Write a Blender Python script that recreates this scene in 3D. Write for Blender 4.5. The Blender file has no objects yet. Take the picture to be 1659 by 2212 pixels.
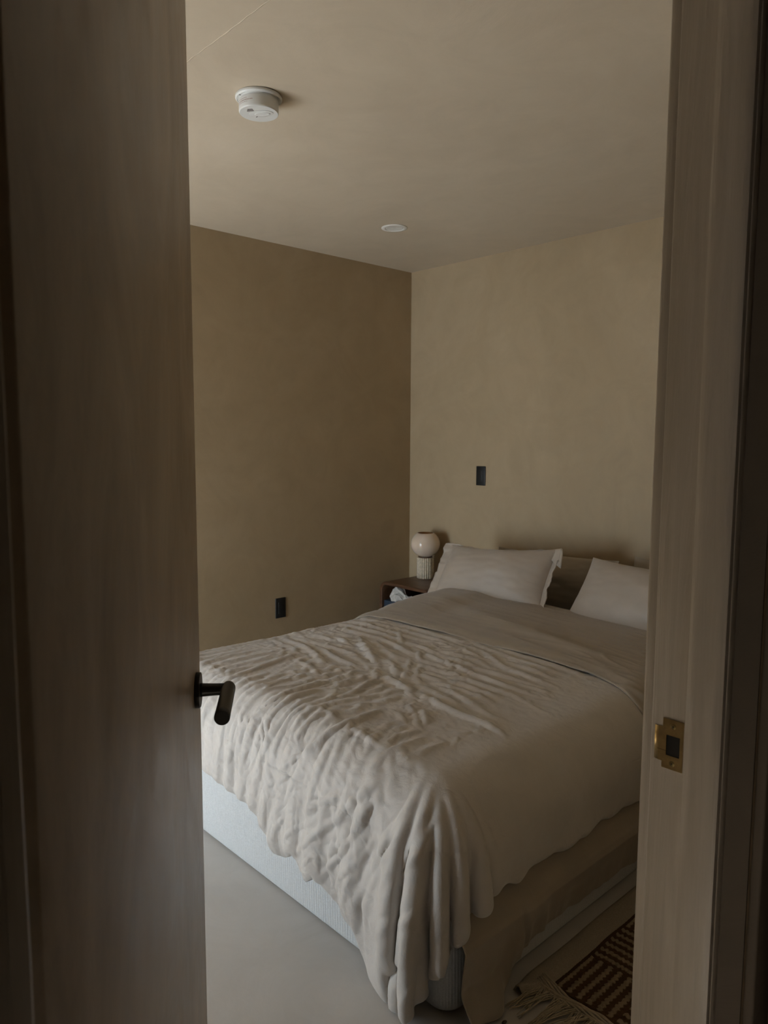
import bpy, bmesh, math, random
import numpy as np
from mathutils import Vector, Matrix
random.seed(4)
SC = bpy.context.scene
COL = SC.collection
PI = math.pi

# ------------------------------------------------------------ helpers
def mesh_obj(name, verts, faces, mat, parent=None, smooth=False, uvs=None):
    me = bpy.data.meshes.new(name)
    me.from_pydata([tuple(map(float, v)) for v in verts], [], [tuple(int(i) for i in f) for f in faces])
    me.validate(); me.update()
    if mat: me.materials.append(mat)
    if smooth:
        me.polygons.foreach_set('use_smooth', [True]*len(me.polygons))
    o = bpy.data.objects.new(name, me); COL.objects.link(o)
    if parent: set_parent(o, parent)
    return o

def set_parent(o, p):
    o.parent = p
    o.matrix_parent_inverse = world_of(p).inverted()

def world_of(o):
    m = o.matrix_basis.copy()
    if o.parent: m = world_of(o.parent) @ o.matrix_parent_inverse @ m
    return m

def empty(name, loc):
    o = bpy.data.objects.new(name, None); COL.objects.link(o)
    o.location = loc; o.empty_display_size = .05
    return o

def tag(o, label, cat, group=None, kind=None):
    if label: o['label'] = label
    if cat: o['category'] = cat
    if group: o['group'] = group
    if kind: o['kind'] = kind
    return o

def struct(o, label=None, cat=None):
    o['kind'] = 'structure'
    if label: o['label'] = label
    if cat: o['category'] = cat
    return o

def bevel(o, w, seg=3, angle=35):
    m = o.modifiers.new('bevel', 'BEVEL'); m.width = w; m.segments = seg
    m.limit_method = 'ANGLE'; m.angle_limit = math.radians(angle)
    m.harden_normals = False
    for p in o.data.polygons: p.use_smooth = True
    return o

def autosmooth(o):
    for p in o.data.polygons: p.use_smooth = True
    m = o.modifiers.new('es', 'EDGE_SPLIT'); m.split_angle = math.radians(35)
    return o

class MB:
    def __init__(s): s.v = []; s.f = []
    def add(s, v, f):
        n = len(s.v); s.v += [tuple(x) for x in v]; s.f += [tuple(i+n for i in q) for q in f]; return s
    def box(s, x0, x1, y0, y1, z0, z1, M=None):
        v = [Vector((x, y, z)) for x in (x0, x1) for y in (y0, y1) for z in (z0, z1)]
        if M: v = [M @ q for q in v]
        return s.add(v, [(0,1,3,2),(4,6,7,5),(0,4,5,1),(2,3,7,6),(0,2,6,4),(1,5,7,3)])
    def prism(s, pts, d0, d1, M):
        """2D outline pts extruded from d0 to d1 along the third axis; M maps (u, v, d) to the world"""
        n = len(pts)
        v = [M @ Vector((p[0], p[1], d)) for d in (d0, d1) for p in pts]
        f = [tuple(range(n-1, -1, -1)), tuple(range(n, 2*n))] + [(i, (i+1) % n, n+(i+1) % n, n+i) for i in range(n)]
        return s.add(v, f)
    def lathe(s, prof, M, n=48):
        """profile [(r, h)] turned around local z"""
        v = []; f = []; k = len(prof)
        for i in range(n):
            a = 2*PI*i/n
            for r, h in prof: v.append(M @ Vector((r*math.cos(a), r*math.sin(a), h)))
        for i in range(n):
            j = (i+1) % n
            for q in range(k-1): f.append((i*k+q, j*k+q, j*k+q+1, i*k+q+1))
        f.append(tuple(i*k for i in range(n))[::-1]); f.append(tuple(i*k+k-1 for i in range(n)))
        return s.add(v, f)
    def tube(s, pts, r, n=6):
        pts = [Vector(p) for p in pts]; base = len(s.v); m = len(pts)
        for i, p in enumerate(pts):
            t = (pts[min(i+1, m-1)]-pts[max(i-1, 0)]).normalized()
            a = t.cross(Vector((0, 0, 1)));
            if a.length < 1e-3: a = t.cross(Vector((0, 1, 0)))
            a.normalize(); b = t.cross(a)
            rr = r[i] if isinstance(r, (list, tuple)) else r
            for k in range(n):
                g = 2*PI*k/n; s.v.append(tuple(p+(a*math.cos(g)+b*math.sin(g))*rr))
        for i in range(m-1):
            for k in range(n):
                s.f.append((base+i*n+k, base+i*n+(k+1) % n, base+(i+1)*n+(k+1) % n, base+(i+1)*n+k))
        s.f.append(tuple(base+k for k in range(n))[::-1]); s.f.append(tuple(base+(m-1)*n+k for k in range(n)))
        return s
    def build(s, name, mat, parent=None, smooth=False):
        o = mesh_obj(name, s.v, s.f, mat, parent, smooth)
        bm = bmesh.new(); bm.from_mesh(o.data); bmesh.ops.recalc_face_normals(bm, faces=bm.faces); bm.to_mesh(o.data); bm.free()
        return o

def grid_faces(nu, nv, off=0):
    i, j = np.meshgrid(np.arange(nu-1), np.arange(nv-1), indexing='ij')
    a = (i*nv+j).ravel()+off
    return np.stack([a, a+nv, a+nv+1, a+1], -1)

def grid_obj(name, P, mat, parent=None, flip=False):
    """P: (nu, nv, 3) array -> smooth mesh"""
    nu, nv = P.shape[:2]
    F = grid_faces(nu, nv)
    if flip: F = F[:, ::-1]
    me = bpy.data.meshes.new(name)
    V = P.reshape(-1, 3)
    me.vertices.add(len(V)); me.vertices.foreach_set('co', V.astype(np.float32).ravel())
    me.loops.add(F.size); me.loops.foreach_set('vertex_index', F.astype(np.int32).ravel())
    me.polygons.add(len(F)); me.polygons.foreach_set('loop_start', np.arange(0, F.size, 4, dtype=np.int32))
    me.update(calc_edges=True); me.validate()
    me.polygons.foreach_set('use_smooth', np.ones(len(me.polygons), dtype=bool))
    me.materials.append(mat)
    o = bpy.data.objects.new(name, me); COL.objects.link(o)
    if parent: set_parent(o, parent)
    return o

# ------------------------------------------------------------ numpy noise
_rng = np.random.RandomState(7)
_perm = _rng.permutation(512)
_ang = _rng.rand(512)*2*np.pi
def pn(x, y, seed=0):
    x = np.asarray(x, float); y = np.asarray(y, float)
    xi = np.floor(x).astype(int); yi = np.floor(y).astype(int); xf = x-xi; yf = y-yi
    def g(ix, iy, dx, dy):
        h = _perm[(ix+_perm[(iy+seed*31) % 512]) % 512]; a = _ang[h]
        return np.cos(a)*dx+np.sin(a)*dy
    u = xf*xf*xf*(xf*(xf*6-15)+10); v = yf*yf*yf*(yf*(yf*6-15)+10)
    a = g(xi, yi, xf, yf)*(1-u)+g(xi+1, yi, xf-1, yf)*u
    b = g(xi, yi+1, xf, yf-1)*(1-u)+g(xi+1, yi+1, xf-1, yf-1)*u
    return (a*(1-v)+b*v)*1.5
def ridge(x, y, seed=0, p=2.0):
    return np.clip(1-np.abs(pn(x, y, seed))*1.6, 0, 1)**p
def sst(x, a, b):
    t = np.clip((x-a)/(b-a), 0, 1); return t*t*(3-2*t)

# ------------------------------------------------------------ materials
def new_mat(name):
    m = bpy.data.materials.new(name); m.use_nodes = True
    nt = m.node_tree; b = nt.nodes['Principled BSDF']
    return m, nt, b
def N(nt, t, **kw):
    n = nt.nodes.new(t)
    for k, v in kw.items():
        if k in n.inputs: n.inputs[k].default_value = v
        else: setattr(n, k, v)
    return n
def coords(nt, scale=(1, 1, 1), rot=(0, 0, 0)):
    tc = N(nt, 'ShaderNodeTexCoord'); mp = N(nt, 'ShaderNodeMapping')
    mp.inputs['Scale'].default_value = scale; mp.inputs['Rotation'].default_value = rot
    nt.links.new(tc.outputs['Object'], mp.inputs['Vector']); return mp.outputs['Vector']
def noise(nt, vec, scale, detail=4, rough=.55, dist=0.):
    n = N(nt, 'ShaderNodeTexNoise'); n.inputs['Scale'].default_value = scale
    n.inputs['Detail'].default_value = detail; n.inputs['Roughness'].default_value = rough
    n.inputs['Distortion'].default_value = dist
    nt.links.new(vec, n.inputs['Vector']); return n.outputs['Fac']
def ramp(nt, fac, stops):
    r = N(nt, 'ShaderNodeValToRGB'); cr = r.color_ramp
    while len(cr.elements) < len(stops): cr.elements.new(.5)
    for e, (p, c) in zip(cr.elements, stops): e.position = p; e.color = (*c, 1)
    nt.links.new(fac, r.inputs['Fac']); return r.outputs['Color']
def bump(nt, b, h, strength, dist, prev=None):
    n = N(nt, 'ShaderNodeBump'); n.inputs['Strength'].default_value = strength; n.inputs['Distance'].default_value = dist
    nt.links.new(h, n.inputs['Height'])
    if prev: nt.links.new(prev, n.inputs['Normal'])
    nt.links.new(n.outputs['Normal'], b.inputs['Normal']); return n.outputs['Normal']
def mixc(nt, f, a, c, mode='MIX'):
    n = N(nt, 'ShaderNodeMix', data_type='RGBA', blend_type=mode)
    if isinstance(f, float): n.inputs[0].default_value = f
    else: nt.links.new(f, n.inputs[0])
    for i, q in ((6, a), (7, c)):
        if isinstance(q, tuple): n.inputs[i].default_value = (*q, 1)
        else: nt.links.new(q, n.inputs[i])
    return n.outputs[2]

def plain(name, col, rough=.5, metal=0., spec=.5, var=0., nscale=30, sheen=0., bumpd=0.):
    m, nt, b = new_mat(name)
    b.inputs['Roughness'].default_value = rough; b.inputs['Metallic'].default_value = metal
    b.inputs['Specular IOR Level'].default_value = spec
    v = coords(nt)
    f = noise(nt, v, nscale, 3)
    lo = tuple(c*(1-var) for c in col); hi = tuple(min(1, c*(1+var)) for c in col)
    nt.links.new(ramp(nt, f, [(.3, lo), (.7, hi)]), b.inputs['Base Color'])
    if sheen: b.inputs['Sheen Weight'].default_value = sheen
    if bumpd: bump(nt, b, f, 1., bumpd)
    return m

def plaster(name, c1, c2, c3, rough=.6, stretch=(1, 1, 1), scale=1.6, spec=.35, vary=.5, rv=.12, bd=1.):
    """hand-trowelled limewash: cloudy tone plus fine arcs of the brush"""
    m, nt, b = new_mat(name)
    v = coords(nt, stretch)
    big = noise(nt, v, scale, 6, .6, 1.2)
    mid = noise(nt, v, scale*3.7, 8, .68, 2.2)
    base = ramp(nt, big, [(.32, c1), (.52, c2), (.72, c3)])
    mm = ramp(nt, mid, [(.3, (1-.12*vary, 1-.13*vary, 1-.14*vary)), (.55, (1, 1, 1)), (.75, (1+.08*vary, 1+.08*vary, 1+.09*vary))])
    nt.links.new(mixc(nt, 1., base, mm, 'MULTIPLY'), b.inputs['Base Color'])
    rr = N(nt, 'ShaderNodeMapRange'); rr.inputs['To Min'].default_value = rough-rv; rr.inputs['To Max'].default_value = rough+rv
    nt.links.new(mid, rr.inputs['Value']); nt.links.new(rr.outputs['Result'], b.inputs['Roughness'])
    b.inputs['Specular IOR Level'].default_value = spec
    fine = noise(nt, v, 38, 6, .6, .6)
    n1 = bump(nt, b, mid, .35, .004*bd)
    bump(nt, b, fine, .25, .001*bd, n1)
    return m

def fabric(name, col, rough=.7, sheen=.25, weave=900, crinkle=.0012, var=.05, spec=.3):
    m, nt, b = new_mat(name)
    v = coords(nt)
    f = noise(nt, v, 9, 5)
    lo = tuple(c*(1-var) for c in col); hi = tuple(c*(1+var) for c in col)
    nt.links.new(ramp(nt, f, [(.3, lo), (.7, hi)]), b.inputs['Base Color'])
    b.inputs['Roughness'].default_value = rough; b.inputs['Specular IOR Level'].default_value = spec
    b.inputs['Sheen Weight'].default_value = sheen; b.inputs['Sheen Roughness'].default_value = .4
    c = noise(nt, v, 26, 6, .62, .8)
    n1 = bump(nt, b, c, 1., crinkle*2.2)
    w = noise(nt, v, weave, 1)
    bump(nt, b, w, .4, .0004, n1)
    return m

M = {}
M['wall'] = plaster('limewash_wall', (.412, .312, .190), (.440, .337, .210), (.475, .370, .240), .60, scale=.9)
M['ceil'] = plaster('limewash_ceiling', (.580, .492, .378), (.615, .525, .405), (.650, .560, .440), .6, scale=.8)
M['door'] = plaster('limewash_door', (.320, .242, .158), (.415, .325, .230), (.540, .435, .325), .40, (2.0, 2.0, 1.1), 2.0, .5, 1.3, rv=.22, bd=.12)
M['trim'] = plaster('painted_trim', (.430, .365, .280), (.465, .395, .305), (.500, .430, .340), .40, (9, 9, .35), 1.5, .6, .9)
M['hall'] = plaster('hall_shade_brown', (.10, .075, .05), (.12, .09, .06), (.14, .105, .075), .7)  # hallway shade put into the colour, dark so the walls bounce little
M['floor'] = plaster('trowelled_floor', (.500, .470, .435), (.530, .500, .465), (.560, .530, .495), .42, scale=1.0)
M['duvet'] = fabric('duvet_cotton', (.54, .50, .46), .58, .3, crinkle=.0012)
M['sheet'] = fabric('taupe_sateen', (.335, .28, .215), .5, .25, crinkle=.0004, spec=.4)
M['sham'] = fabric('sateen_pillow_cover', (.44, .375, .31), .48, .25, crinkle=.0003, spec=.4)
M['dark'] = plain('blackened_steel', (.035, .032, .028), .42, .6, .5, .15)
M['black'] = plain('black_plastic', (.012, .013, .013), .35, 0, .5, .1)
M['white'] = plain('white_plastic', (.72, .72, .70), .4, 0, .5, .02)
M['lightwhite'] = plain('white_enamel', (.75, .73, .69), .45, 0, .5, .02)
M['ink'] = plain('grey_print', (.08, .05, .045), .6)
M['walnut'] = None
M['blue'] = plain('dark_blue_card', (.03, .045, .07), .6, 0, .3, .1)
M['tissue'] = plain('tissue_paper', (.62, .59, .54), .8, 0, .2, .03, bumpd=.0006)
M['brass'] = plain('worn_brass', (.50, .36, .16), .36, 1., .5, .18, 60)
M['brassdark'] = plain('tarnished_brass', (.20, .145, .06), .5, 1., .5, .2, 60)
M['hole'] = plain('mortise_dark', (.02, .016, .012), .9)
M['cork'] = plain('pale_thread', (.42, .35, .25), .9, 0, .2, .12, 200)
M['mattress'] = None

m, nt, b = new_mat('walnut_veneer')
v = coords(nt, (2, 14, 14))
g = noise(nt, v, 3, 7, .6, 1.5)
nt.links.new(ramp(nt, g, [(.3, (.060, .027, .013)), (.55, (.105, .050, .024)), (.75, (.15, .075, .037))]), b.inputs['Base Color'])
b.inputs['Roughness'].default_value = .34; M['walnut'] = m

m, nt, b = new_mat('ribbed_knit')                      # white ribbed cover of the bed base
tc = N(nt, 'ShaderNodeTexCoord')
wv = N(nt, 'ShaderNodeTexWave', wave_type='BANDS', bands_direction='DIAGONAL'); wv.inputs['Scale'].default_value = 60
wv.inputs['Distortion'].default_value = .6; wv.inputs['Detail'].default_value = 2
mp = N(nt, 'ShaderNodeMapping'); mp.inputs['Scale'].default_value = (1, 1, .02)
nt.links.new(tc.outputs['Object'], mp.inputs['Vector']); nt.links.new(mp.outputs['Vector'], wv.inputs['Vector'])
nn = noise(nt, tc.outputs['Object'], 240, 3, .7)
nt.links.new(ramp(nt, nn, [(.3, (.50, .51, .51)), (.7, (.62, .63, .63))]), b.inputs['Base Color'])
b.inputs['Roughness'].default_value = .85; b.inputs['Specular IOR Level'].default_value = .2
n1 = bump(nt, b, wv.outputs['Fac'], .5, .0012); bump(nt, b, nn, .5, .001, n1)
M['mattress'] = m

m, nt, b = new_mat('opal_glass')
b.inputs['Base Color'].default_value = (.74, .60, .47, 1); b.inputs['Roughness'].default_value = .09
b.inputs['Subsurface Weight'].default_value = .35; b.inputs['Subsurface Radius'].default_value = (.02, .012, .008)
b.inputs['Subsurface Scale'].default_value = .6
nn = noise(nt, coords(nt), 6, 2)
nt.links.new(ramp(nt, nn, [(.3, (.70, .57, .45)), (.7, (.78, .65, .53))]), b.inputs['Base Color'])
M['opal'] = m
M['opal_in'] = plain('inner_glass_glow', (.72, .38, .15), .35, 0, .5, .05)  # orange stands in for light glowing through the globe
M['travertine'] = plain('travertine', (.60, .52, .40), .6, 0, .4, .22, 90, bumpd=.0012)

m, nt, b = new_mat('window_pane')
nt.nodes.remove(b)
tr = N(nt, 'ShaderNodeBsdfTransparent'); gl = N(nt, 'ShaderNodeBsdfGlossy'); gl.inputs['Roughness'].default_value = .02
mx = N(nt, 'ShaderNodeMixShader'); mx.inputs[0].default_value = .06
nt.links.new(tr.outputs[0], mx.inputs[1]); nt.links.new(gl.outputs[0], mx.inputs[2])
nt.links.new(mx.outputs[0], nt.nodes['Material Output'].inputs['Surface'])
M['glass'] = m

# ------------------------------------------------------------ the room
XL, YB, YS, XR, ZC = -3.43, 3.43, -.60, -.484, 2.40      # left wall, head wall, front wall, door wall, ceiling
XH = -.349                                                # hall side of the door wall
HX, HY = .95, -1.15
JL, JR, DH = .100, .973, 2.14                             # jamb faces, door height
T = .12
f = MB().box(XL-T, HX+T, HY-T, YB+T, -.1, 0).build('floor', M['floor']); struct(f, 'pale trowelled microcement floor', 'floor')
SEAM = 1.085
c = MB().box(XL-T, XH, SEAM+.0015, YB+T, ZC, ZC+.1).box(XL-T, XH, YS-T, SEAM-.0015, ZC+.0, ZC+.1).box(XL-T, XH, SEAM-.002, SEAM+.002, ZC+.003, ZC+.09)
c = c.build('ceiling', M['ceil']); struct(c, 'beige limewashed bedroom ceiling', 'ceiling')
# hairline ridge of filler along the ceiling joint
P = []
for i in range(160):
    x = XL+.02+(XR-XL-.04)*i/159
    P.append((x, SEAM+.0012*math.sin(i*1.7)+.0008*math.sin(i*.37), ZC+.0012))
struct(MB().tube(P, .0023, 5).build('trim_1', M['ceil']), 'thin ridge of filler along the ceiling joint', 'ceiling joint')
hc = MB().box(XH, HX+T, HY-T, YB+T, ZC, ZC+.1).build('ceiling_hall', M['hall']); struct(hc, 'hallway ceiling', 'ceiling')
WX0, WX1, WZ0, WZ1 = -3.36, -2.40, .10, 1.40                # the window in the front wall, behind the open door
struct(MB().box(XL-T, XL, YS-T, YB+T, 0, ZC).build('wall_left', M['wall']), 'shaded limewashed wall left of the corner, with the black outlet', 'wall')
struct(MB().box(XL, XH, YB, YB+T, 0, ZC).build('wall_back', M['wall']), 'limewashed wall behind the pillows', 'wall')
w = MB().box(XL, WX0, YS-T, YS, 0, ZC).box(WX1, XH, YS-T, YS, 0, ZC).box(WX0, WX1, YS-T, YS, 0, WZ0).box(WX0, WX1, YS-T, YS, WZ1, ZC)
struct(w.build('wall_front', M['wall']), 'limewashed wall opposite the bed head, with the window', 'wall')
w = MB().box(XR, XH, YS, JL-.019, 0, ZC).box(XR, XH, JR+.019, YB, 0, ZC).box(XR, XH, JL-.019, JR+.019, DH+.019, ZC)
struct(w.build('wall_right', M['wall']), 'wall with the doorway', 'wall')
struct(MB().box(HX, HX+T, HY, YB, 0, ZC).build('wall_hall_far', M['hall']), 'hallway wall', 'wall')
HW0, HW1, HZ0, HZ1 = -.30, .12, .9, 2.1  # added opening for the jamb fill light, out of view
struct(MB().box(XH-.1, HW0, HY-T, HY, 0, ZC).box(HW1, HX, HY-T, HY, 0, ZC).box(HW0, HW1, HY-T, HY, 0, HZ0).box(HW0, HW1, HY-T, HY, HZ1, ZC).build('wall_hall_front', M['hall']), 'hallway end wall with an added opening for the fill light', 'wall')
struct(MB().box(XH-T, XH, HY, YS, 0, ZC).build('wall_hall_left', M['wall']), 'hallway wall beyond the bedroom', 'wall')
w2 = MB().box(HW0, HW1, HY-.09, HY-.03, HZ0, HZ0+.04).box(HW0, HW1, HY-.09, HY-.03, HZ1-.04, HZ1).box(HW0, HW0+.04, HY-.09, HY-.03, HZ0+.04, HZ1-.04).box(HW1-.04, HW1, HY-.09, HY-.03, HZ0+.04, HZ1-.04)
w2 = w2.build('hall_fill_window', M['lightwhite']); struct(w2, 'added window frame for the fill light at the hallway end', 'window')
MB().box(HW0+.04, HW1-.04, HY-.062, HY-.058, HZ0+.04, HZ1-.04).build('window_pane', M['glass'], w2)
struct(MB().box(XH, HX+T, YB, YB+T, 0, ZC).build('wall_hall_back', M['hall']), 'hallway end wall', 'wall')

# window: frame, mullion, pane
wf = MB()
fy0, fy1, ft = YS-.09, YS-.03, .045
wf.box(WX0, WX1, fy0, fy1, WZ0, WZ0+ft).box(WX0, WX1, fy0, fy1, WZ1-ft, WZ1).box(WX0, WX0+ft, fy0, fy1, WZ0+ft, WZ1-ft).box(WX1-ft, WX1, fy0, fy1, WZ0+ft, WZ1-ft)
wf.box((WX0+WX1)/2-.02, (WX0+WX1)/2+.02, fy0, fy1, WZ0+ft, WZ1-ft)
wf = wf.build('window_1', M['lightwhite']); struct(wf, 'window in the front wall', 'window')
MB().box(WX0+ft, WX1-ft, YS-.062, YS-.058, WZ0+ft, WZ1-ft).build('window_pane', M['glass'], wf)

# ---- door frame, right side: jamb, stop, room casing, hall casing
Mz = Matrix(((1, 0, 0, 0), (0, 1, 0, 0), (0, 0, 1, 0), (0, 0, 0, 1)))
def jamb(side):
    s = 1 if side == 'right' else -1
    y = JR if s > 0 else JL
    b = MB().box(XR, -.382, min(y, y+s*.019), max(y, y+s*.019), 0, DH+.019)
    return b
jr = bevel(jamb('right').build('trim_2', M['trim']), .0022); struct(jr, 'painted door jamb on the latch side', 'door jamb')
jl = bevel(jamb('left').build('trim_3', M['trim']), .0022); struct(jl, 'painted door jamb on the hinge side', 'door jamb')
jh = MB().box(XR, -.382, JL, JR, DH, DH+.019).build('trim_4', M['trim']); struct(jh, 'painted head jamb of the doorway', 'door jamb')
def wavy_bar(x0, x1, y0, y1, z0, z1, amp, seed, n=160):
    """a vertical bar with slightly uneven, many times repainted faces"""
    r = random.Random(seed); nx = 8
    base = [(x0, y1)] + [(x0+(x1-x0)*i/nx, y0) for i in range(nx+1)] + [(x1, y1)]
    V = []; k = len(base)
    for j in range(n+1):
        z = z0+(z1-z0)*j/n
        for q, (x, y) in enumerate(base):
            d = 0
            if y == y0:
                e = min(x-x0, x1-x)/(x1-x0)
                round_ = .0022*(1-min(1, e*12))**2
                d = round_*(1 if y1 > y0 else -1)+amp*float(pn(x*90, z*7, seed))
            V.append((x, y+d, z))
    F = []
    for j in range(n):
        for q in range(k-1):
            F.append((j*k+q, j*k+q+1, (j+1)*k+q+1, (j+1)*k+q))
        F.append((j*k+k-1, j*k, (j+1)*k, (j+1)*k+k-1))
    F.append(tuple(range(k))[::-1]); F.append(tuple(n*k+q for q in range(k)))
    return V, F
V, F = wavy_bar(-.431, -.383, JR-.012, JR, 0, DH, .0004, 3)
st = mesh_obj('trim_5', V, F, M['trim'], smooth=False); autosmooth(st); struct(st, 'painted door stop on the latch jamb', 'door stop')
V, F = wavy_bar(-.431, -.383, JL+.012, JL, 0, DH, .0004, 5)
st = mesh_obj('trim_6', V, F, M['trim']); autosmooth(st); struct(st, 'painted door stop on the hinge jamb', 'door stop')
for k_, yy0, yy1 in ((11, JR+.015, JR+.0188), (12, JL-.0188, JL-.015)):  # added strips, the shade past the stop painted as dark colour
    struct(MB().box(-.3815, XH, yy0, yy1, 0, DH+.019).build('trim_%d' % k_, M['hall']), 'strip over the hallway-side doorway reveal, shade painted into its colour', 'door casing')
# casings
def casing(name, pts, lab):
    o = MB().add([], [])
    n = len(pts)
    o.v = [(x, y, z) for z in (0, DH+.06) for x, y in pts]
    o.f = [tuple(range(n))[::-1], tuple(range(n, 2*n))]+[(i, (i+1) % n, n+(i+1) % n, n+i) for i in range(n)]
    o = o.build(name, M['hall'] if pts[0][0] == XH else M['trim']); bevel(o, .003, 3); struct(o, lab, 'door casing'); return o  # hall-side casings get the colour with the shade painted in
casing('trim_7', [(XR-.016, JR+.004), (XR, JR+.004), (XR, JR+.07), (XR-.012, JR+.07)], 'door casing on the bedroom side, latch side')
casing('trim_8', [(XR-.016, JL-.030), (XR, JL-.030), (XR, JL-.09), (XR-.012, JL-.09)], 'door casing on the bedroom side, hinge side')
casing('trim_9', [(XH, JR+.023), (XH+.014, JR+.023), (XH+.018, JR+.07), (XH, JR+.07)], 'door casing on the hallway side, latch side')
casing('trim_10', [(XH, JL-.023), (XH+.014, JL-.023), (XH+.018, JL-.07), (XH, JL-.07)], 'door casing on the hallway side, hinge side')

# ---- brass strike plate let into the latch jamb
sp = empty('strike_plate', (-.4515, JR-.001, .934)); tag(sp, 'worn brass strike plate screwed to the latch jamb of the doorway', 'strike plate')
yp = JR-.0012
def plate_xz(x, z): return Vector((x, yp, z))
pl = MB()
X0, X1, Z0, Z1 = -.466, -.4365, .899, .9705
hx0, hx1, hz0, hz1 = -.4605, -.4410, .9180, .9475
# plate as a frame of boxes around the latch hole
def pb(x0, x1, z0, z1): pl.box(x0, x1, yp-.0006, yp+.0010, z0, z1)
pb(X0, hx0, Z0, Z1); pb(hx1, X1, Z0, Z1); pb(hx0, hx1, Z0, hz0); pb(hx0, hx1, hz1, Z1)
pb(-.472, X0, .9080, .9575)
plo = pl.build('plate', M['brass'], sp)
# curved lip that wraps round the jamb corner
lv = []; n = 10
for i in range(n+1):
    a = PI/2*i/n
    x = -.472-.012*math.sin(a); y = yp-.0006+.012*(1-math.cos(a))
    for z in (.9085, .9570): lv += [(x, y, z), (x-.0012*math.sin(a)*-1, y+.0012, z)]
lf = []
for i in range(n):
    k = i*4
    lf += [(k, k+4, k+6, k+2), (k+1, k+3, k+7, k+5), (k, k+1, k+5, k+4), (k+2, k+6, k+7, k+3)]
mesh_obj('lip', lv, lf, M['brass'], sp, True)
MB().box(hx0, hx1, yp+.0005, yp+.0011, hz0, hz1).build('latch_hole', M['hole'], sp)
MB().box(-.473, hx0, yp-.0009, yp, .9240, .9246).build('score_line', M['brassdark'], sp)
for z in (.9610, .9075):
    Ms = Matrix.Translation((-.4512, yp-.0004, z)) @ Matrix.Rotation(PI/2, 4, 'X')
    s_ = MB().lathe([(.0001, .0005), (.0036, .0006), (.0042, .0002), (.0042, -.0008)], Ms, 20).build('screw', M['brassdark'], sp, True)
    MB().lathe([(.0001, .0011), (.0012, .0009), (.0012, -.0002)], Ms, 8).build('screw_recess', M['hole'], s_)

# ---- door leaf, swung into the room
leaf_w, leaf_t, leaf_h = .862, .044, 2.125
pivot = Vector((-.486, .104, .008))
# angle so that the free edge stands where the photo shows it
best = None
for k in range(4000):
    th = math.radians(130+k*.01)
    d = Vector((math.cos(th), math.sin(th), 0)); nrm = Vector((math.sin(th), -math.cos(th), 0))
    e = pivot+nrm*leaf_t+d*leaf_w
    err = abs(e.y/e.x+.548)
    if best is None or err < best[0]: best = (err, th, d, nrm)
_, TH, DD, NN = best
ML = Matrix(((DD.x, NN.x, 0, pivot.x), (DD.y, NN.y, 0, pivot.y), (0, 0, 1, pivot.z), (0, 0, 0, 1)))
door = MB().box(0, leaf_w, 0, leaf_t, 0, leaf_h, ML).build('door_1', M['door'])
bevel(door, .0018, 2); struct(door, 'limewashed flush door swung open into the bedroom', 'door')
# lever: rose, neck, grip
hz = .929
roseC = ML @ Vector((leaf_w-.062, leaf_t, hz-pivot.z))
MR = Matrix(((DD.x, 0, NN.x, roseC.x), (DD.y, 0, NN.y, roseC.y), (0, 1, 0, roseC.z), (0, 0, 0, 1)))
rose = MB().lathe([(.0001, 0), (.0295, 0), (.0300, .0006), (.0300, .0072), (.0292, .0080), (.0001, .0080)], MR, 56).build('lever_handle', M['dark'], door, True)
rose.modifiers.new('es', 'EDGE_SPLIT').split_angle = math.radians(40)
neck = MB().lathe([(.0001, .0078), (.0118, .0078), (.0112, .012), (.0102, .035), (.0100, .056), (.0001, .056)], MR, 32).build('neck', M['dark'], rose, True)
gc = roseC+NN*.054
MG = Matrix(((-DD.x, NN.x, 0, gc.x), (-DD.y, NN.y, 0, gc.y), (0, 0, 1, gc.z), (0, 0, 0, 1))) @ Matrix.Rotation(PI/2, 4, 'Y')
# local z runs towards the hinge
prof = [(.0001, -.0165), (.004, -.0162), (.008, -.0145), (.0108, -.011), (.0118, -.006), (.0120, 0), (.0120, .115), (.0122, .1155), (.0122, .132), (.0116, .1332), (.0001, .1332)]
grip = MB().lathe(prof, MG, 36).build('grip', M['dark'], rose, True)
grip.modifiers.new('es', 'EDGE_SPLIT').split_angle = math.radians(45)
MS = Matrix.Translation(roseC+NN*.015-DD*.0105) @ Matrix(((DD.x, 0, -DD.x, 0), (DD.y, 0, -DD.y, 0), (0, 1, 0, 0), (0, 0, 0, 1)))
# latch plate in the free edge
lp = MB().box(leaf_w-.0002, leaf_w+.0008, .011, .033, hz-.03-pivot.z, hz+.03-pivot.z, ML).build('latch_plate', M['dark'], door)
for hzz in (.25, 1.0, 1.8):
    MB().lathe([(.0001, 0), (.007, 0), (.007, .09), (.0001, .09)], Matrix.Translation((pivot.x-.004, pivot.y-.004, hzz)), 16).build('hinge', M['dark'], door, True)

# ------------------------------------------------------------ ceiling fittings
sd = empty('smoke_detector', (-2.02, 1.349, ZC)); tag(sd, 'round white smoke detector on the ceiling near the ceiling joint', 'smoke detector')
MD = Matrix.Translation((-2.02, 1.349, ZC)) @ Matrix.Rotation(PI, 4, 'X')
def es(o, a=38): o.modifiers.new('es', 'EDGE_SPLIT').split_angle = math.radians(a); return o
es(MB().lathe([(.0001, 0), (.069, 0), (.0715, .003), (.0715, .008), (.068, .012), (.066, .012), (.0655, .010), (.060, .010), (.058, .018), (.0001, .018)], MD, 64).build('mounting_base', M['white'], sd, True))
body = es(MB().lathe([(.0001, .016), (.060, .016), (.0605, .020), (.0608, .046), (.0605, .048), (.0585, .0505), (.0001, .0505)], MD, 64).build('body', M['white'], sd, True))
zc = ZC-.0505
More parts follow.
